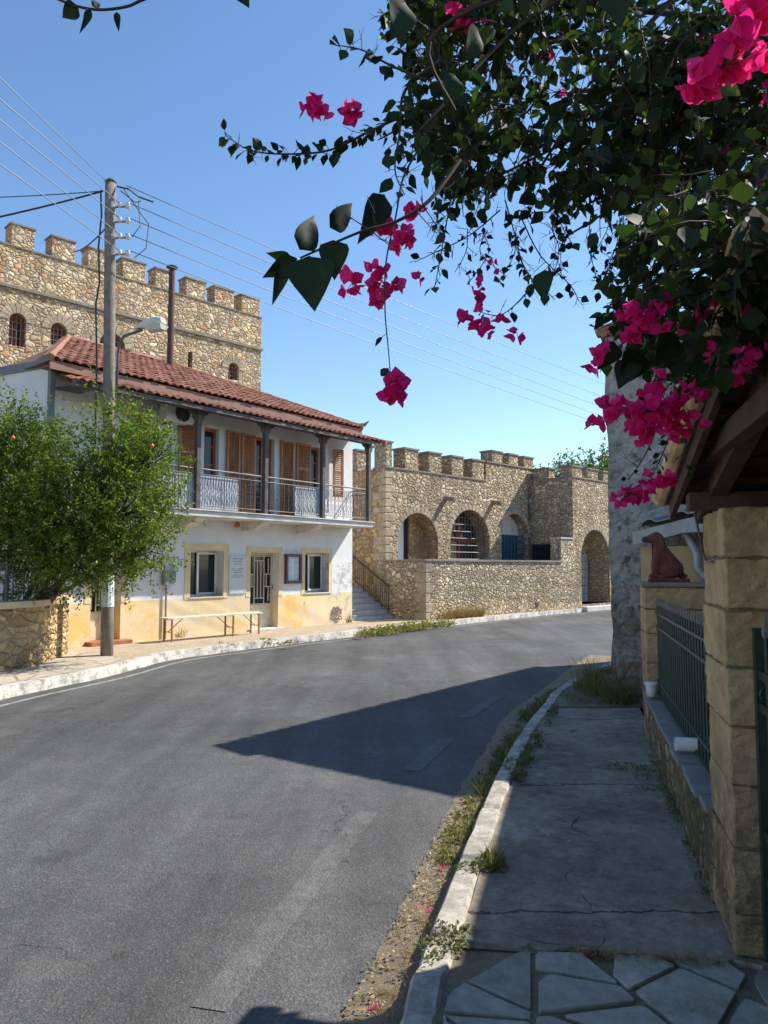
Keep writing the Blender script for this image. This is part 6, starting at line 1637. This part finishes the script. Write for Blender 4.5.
def bracts(c, rad, n, sz, squash=1.0):
    global nclu
    L = Leaves(BRV, BRF)
    nfl = max(3, int(n * .33)); cs = [c + rv(rb) * rad * .75 for _ in range(4)]
    for _ in range(nfl):
        d = rv(rb); p = cs[rb.randrange(4)] + d * rad * rb.uniform(.1, .55); ax = (d + rv(rb) * .5 + Vector((0, 0, -.2))).normalized(); s0 = ax.orthogonal().normalized(); s1 = ax.cross(s0); ph = rb.uniform(0, 6)
        for k in range(3):
            a = ph + k * 2.094; o_ = s0 * math.cos(a) + s1 * math.sin(a); L.put(p - base + o_ * sz * .04, o_ * .75 + ax * .65, ax - o_ * .8, sz * rb.uniform(.8, 1.2), 1.25)
        tw_.tube([c - base, p - base], .0012, 3, False)
    L.build('flower_cluster', M['bract'], vine)
# main canes rising from the ground in the yard over the canopy
top_pts = []
for i in range(7):
    a = base + Vector((rb.uniform(-.1, .1), rb.uniform(-.1, .1), 0)); m1 = a + Vector((rb.uniform(-.2, .2), rb.uniform(.1, .4), 2.4 + rb.uniform(0, .3)))
    e = at(rb.uniform(560, 800), rb.uniform(-60, 120), rb.uniform(2.6, 3.6)); stem([a, a.lerp(m1, .5) + rv(rb) * .08, m1, m1.lerp(e, .5) + Vector((0, 0, .2)), e], .035, .012); top_pts.append(e)
# boughs through the mass
boughs = []
for (s, m1, e) in (((760, -40, 3.2), (600, 30, 3.0), (430, 60, 2.6)), ((820, 60, 3.2), (640, 110, 3.2), (470, 190, 3.0)), ((830, 150, 3.4), (690, 170, 3.3), (560, 240, 3.1)), ((820, 200, 3.0), (700, 260, 3.1), (620, 330, 3.2)), ((800, 260, 2.6), (740, 330, 2.7), (660, 380, 2.8)),
                   ((700, -60, 2.6), (540, 10, 2.5), (420, 130, 2.3)), ((820, 20, 3.6), (690, 60, 3.5), (590, 160, 3.4)), ((700, -30, 3.0), (600, 80, 2.9), (520, 200, 2.9)), ((800, 120, 2.8), (730, 220, 2.9), (690, 350, 3.0))):
    boughs.append(stem([at(*s), at(*m1), at(*e)], .013, .004))
MASS = [(388, -60), (392, 20), (418, 45), (412, 95), (425, 150), (445, 190), (470, 205), (500, 190), (525, 215), (550, 222), (575, 205), (600, 180), (625, 200), (640, 235), (608, 275), (606, 320), (640, 345), (665, 385), (700, 388), (735, 372), (768, 350), (850, 350), (850, -60)]
def inpoly(x, y, P=MASS):
    c = False; n = len(P)
    for i in range(n):
        (x1, y1), (x2, y2) = P[i], P[i - 1]
        if (y1 > y) != (y2 > y) and x < (x2 - x1) * (y - y1) / (y2 - y1) + x1: c = not c
    return c
def wander(p, d, ln, step=.03, down=.12):
    out = [p]; 
    for _ in range(int(ln / step)):
        d = (d + rv(rb) * .28 + Vector((0, 0, -down))).normalized(); p = p + d * step; out.append(p)
    return out
def dens(x, y):
    v = .50 + .95 * noise.noise((x * .016, y * .016, 3.3)) + .6 * noise.noise((x * .045, y * .045, 8.1))
    if 540 < x < 640 and y > 200: v *= .45
    if x > 640 and y < 240: v *= 1.15
    if x < 480 and y < 110: v *= .95
    return v
cnt = 0; tries = 0
while cnt < 1150 and tries < 30000:
    tries += 1
    x, y = rb.uniform(385, 850), rb.uniform(-55, 400)
    if not inpoly(x, y) or rb.random() > dens(x, y): continue
    Y = rb.uniform(2.35, 3.75) if y < 250 else rb.uniform(2.5, 3.4)
    if x > 690 and y > 170: Y = rb.uniform(1.75, 2.5) if rb.random() < .6 else Y
    p = at(x, y, Y); d = Vector((-.5, rb.uniform(-.6, .5), rb.uniform(-.6, .4))) + rv(rb) * .6
    path = wander(p, d.normalized(), rb.uniform(.15, .42))
    ok = [q for q in path if inpoly(*proj(q)) or rb.random() < .25]
    if len(ok) < 4: continue
    path = path[:len(ok)]; cnt += 1
    tw_.tube([q - base for q in path], [.003 - .002 * i / len(path) for i in range(len(path))], 4, False)
    leaves_along(path, .029, .060, skip=.08); twigs(path, 1)
# defined hanging shoots (pixel, depth) -> world
def shoot(pl_, size, step, r0=.005, skip=.1, tw=6, leaf=True):
    P = stem([at(*p) for p in pl_], r0, .0015)
    if leaf: leaves_along(P, step, size, skip=skip)
    twigs(P, tw); return P
shoot([(440, 110, 2.4), (405, 116, 2.4), (372, 130, 2.4), (330, 150, 2.4), (285, 154, 2.4), (250, 150, 2.4), (225, 135, 2.4)], .042, .0085, .006, .05, 10)
shoot([(425, 80, 2.3), (390, 65, 2.3), (362, 50, 2.3), (335, 45, 2.3)], .055, .02, .005, .1, 9)
shoot([(440, 60, 2.3), (405, 90, 2.3), (400, 130, 2.3), (395, 170, 2.3), (405, 195, 2.3)], .05, .02, .006, .1, 8)
shoot([(430, 100, 2.4), (395, 130, 2.4), (378, 140, 2.4)], .045, .02, .006, .1, 4)
p = shoot([(418, 150, 2.2), (403, 178, 2.2), (396, 215, 2.2), (386, 262, 2.2), (385, 310, 2.2), (388, 345, 2.2), (391, 380, 2.2)], .03, .1, .0035, .6, 8)
shoot([(455, 180, 2.6), (448, 215, 2.6), (440, 260, 2.6), (434, 290, 2.6)], .042, .018, .003, .05, 8)
shoot([(500, 210, 2.7), (470, 235, 2.7), (440, 250, 2.7), (415, 262, 2.7)], .034, .025, .003, .1, 6)
shoot([(505, 200, 2.7), (515, 235, 2.7), (525, 270, 2.7), (545, 290, 2.7), (555, 300, 2.7)], .05, .03, .003, .1, 14)
shoot([(520, 215, 2.7), (540, 255, 2.7), (570, 285, 2.7), (578, 300, 2.7)], .04, .035, .003, .1, 12)
shoot([(545, 270, 2.7), (520, 300, 2.7), (500, 315, 2.7), (480, 312, 2.7)], .04, .035, .003, .1, 8)
shoot([(600, 180, 2.9), (590, 220, 2.9), (592, 260, 2.9), (600, 290, 2.9)], .036, .022, .003, .1, 8)
shoot([(640, 200, 3.0), (628, 235, 3.0), (612, 262, 3.0), (600, 290, 3.0)], .04, .016, .003, .1, 6)
shoot([(655, 260, 2.6), (640, 310, 2.6), (610, 345, 2.6), (600, 372, 2.6)], .05, .02, .004, .1, 6)
shoot([(680, 330, 2.6), (660, 370, 2.6), (640, 400, 2.6), (610, 415, 2.6)], .05, .022, .004, .1, 6)
shoot([(690, 380, 2.8), (672, 430, 2.8), (660, 460, 2.8), (652, 475, 2.8)], .034, .014, .003, .05, 6)
shoot([(700, 370, 2.8), (690, 420, 2.8), (685, 455, 2.8), (690, 475, 2.8)], .034, .02, .003, .1, 6)
shoot([(660, 420, 2.7), (645, 455, 2.7), (628, 480, 2.7)], .03, .05, .003, .3, 4)
for _ in range(22): # small hanging sprigs at the lower margin
    x = rb.uniform(430, 640); y = rb.uniform(165, 235); shoot([(x, y, 2.9), (x + rb.uniform(-12, 12), y + 22, 2.9), (x + rb.uniform(-20, 20), y + rb.uniform(30, 60), 2.9)], .032, .022, .002, .15, 5)
# close shoot with large leaves at the left
P = stem([at(460, 160, 1.5), at(430, 200, 1.45), at(395, 222, 1.42), at(360, 232, 1.4), (at(300, 258, 1.4))], .005, .002); twigs(P, 8)
def big(px, py, qx, qy, Y, w_=1.1, tilt=None):     # leaf from pixel a (stalk) to pixel b (tip) at depth Y
    a, b = at(px, py, Y), at(qx, qy, Y + rb.uniform(-.02, .02)); d = b - a; n = (CAM - a).normalized() + rv(rb) * (tilt or .35); bigL.put(a - base, d, n, d.length / 1.08, w_)
big(297, 258, 262, 280, 1.4, .6); big(292, 258, 264, 254, 1.42, .5); big(300, 250, 319, 212, 1.38, .7); big(330, 228, 357, 202, 1.36, .7); big(310, 256, 313, 306, 1.38, 1.05); big(334, 240, 334, 277, 1.4, .95); big(286, 262, 273, 304, 1.42, .4)
big(385, 195, 362, 240, 1.45, .6)
for (a, b, c_, d_, Y) in ((405, 2, 396, 36, 1.6), (478, 30, 468, 60, 1.6), (455, 75, 448, 102, 1.7), (612, -10, 622, 22, 1.7),  (545, 270, 541, 300, 2.4), (676, 335, 658, 365, 2.0), (640, 350, 624, 386, 2.0), (655, 395, 642, 430, 2.0), (615, 342, 600, 370, 2.0), (632, 360, 618, 386, 2.0)):
    big(a, b, c_, d_, Y, 1.0, .6)
stem([at(640, -40, 1.4), at(520, -10, 1.3), at(430, 40, 1.3), at(455, 110, 1.4)], .006, .003)
# thin twig at the top left
P = stem([at(330, -60, 1.7), at(230, -30, 1.7), at(150, -3, 1.7), at(125, 7, 1.7), at(90, 9, 1.7), at(52, -4, 1.7), at(20, -30, 1.7)], .004, .003)
big(78, 6, 60, 18, 1.7, .9); big(90, 8, 82, 32, 1.7, .35); big(117, 12, 118, 31, 1.7, .5); big(92, 6, 102, 2, 1.7, .8); big(240, -8, 248, 5, 1.7, .9)
LV.build('leaves', M['leaf_vine'], vine)
bigL_n = 0
bl_ = bigL.build('large_leaves', M['leaf_big'], vine); bl_.data.polygons.foreach_set('use_smooth', [True] * len(bl_.data.polygons))
clusters = [(312, 111, 2.4, 15), (346, 111, 2.4, 14), (395, 393, 2.2, 18), (352, 283, 2.3, 14), (375, 268, 2.3, 10), (380, 290, 2.3, 13), (402, 246, 2.3, 14), (382, 232, 2.3, 14), (398, 280, 2.3, 9), (412, 208, 2.3, 10), (418, 276, 2.35, 5),
            (493, 263, 2.7, 7), (478, 298, 2.7, 11), (470, 316, 2.7, 10), (482, 332, 2.7, 11), (497, 320, 2.7, 8), (517, 332, 2.7, 8), (480, 283, 2.7, 7), (472, 14, 2.4, 22), (640, 320, 2.7, 20), (655, 308, 2.7, 14), (598, 362, 2.7, 10), (600, 352, 2.7, 7),
            (612, 412, 2.5, 18), (640, 428, 2.5, 26), (648, 410, 2.5, 20), (678, 402, 2.6, 22), (660, 388, 2.6, 16), (690, 395, 2.6, 14), (678, 425, 2.6, 12), (595, 425, 2.5, 6), (627, 492, 2.7, 17), (655, 480, 2.7, 12), (670, 485, 2.7, 12), (696, 318, 2.8, 12), (735, 366, 2.5, 16), (716, 352, 2.6, 10), (722, 66, 1.3, 36), (748, 14, 1.3, 26),
            (694, 120, 3.0, 10), (545, 60, 3.0, 8), (675, 70, 3.0, 9), (646, 75, 3.0, 7), (694, 225, 3.2, 7), (676, 243, 3.2, 6), (760, 258, 2.8, 9), (720, 190, 3.2, 8), (762, 95, 2.6, 10), (560, 92, 3.2, 6), (700, 40, 3, 8), (755, 180, 3., 7), (742, 130, 3., 7), (690, 330, 2.8, 10), (665, 330, 2.8, 9), (745, 300, 2.8, 8), (712, 300, 2.8, 7), (625, 335, 2.7, 10), (700, 425, 2.7, 8), (760, 350, 2.6, 8), (730, 150, 2.6, 7), (700, 100, 2.6, 8), (764, 60, 1.6, 10)]
for (x, y, Y, rp) in clusters:
    near_ = x > 590 and y > 295 and Y > 2
    if near_: Y *= .7
    rad = rp * Y / FPX; c = at(x, y, Y); n = int(max(9, min(90, (rp ** 2) * .17))); sz = (.020 if near_ else .028) if rp > 7 else .019; n = int(n * .95) if near_ else n
    if Y < 1.5: sz = .030
    bracts(c, rad * .85, n, sz)
obj('stems', tw_, M['twig'], vine, recalc=False)

print('total objects', len(bpy.data.objects))
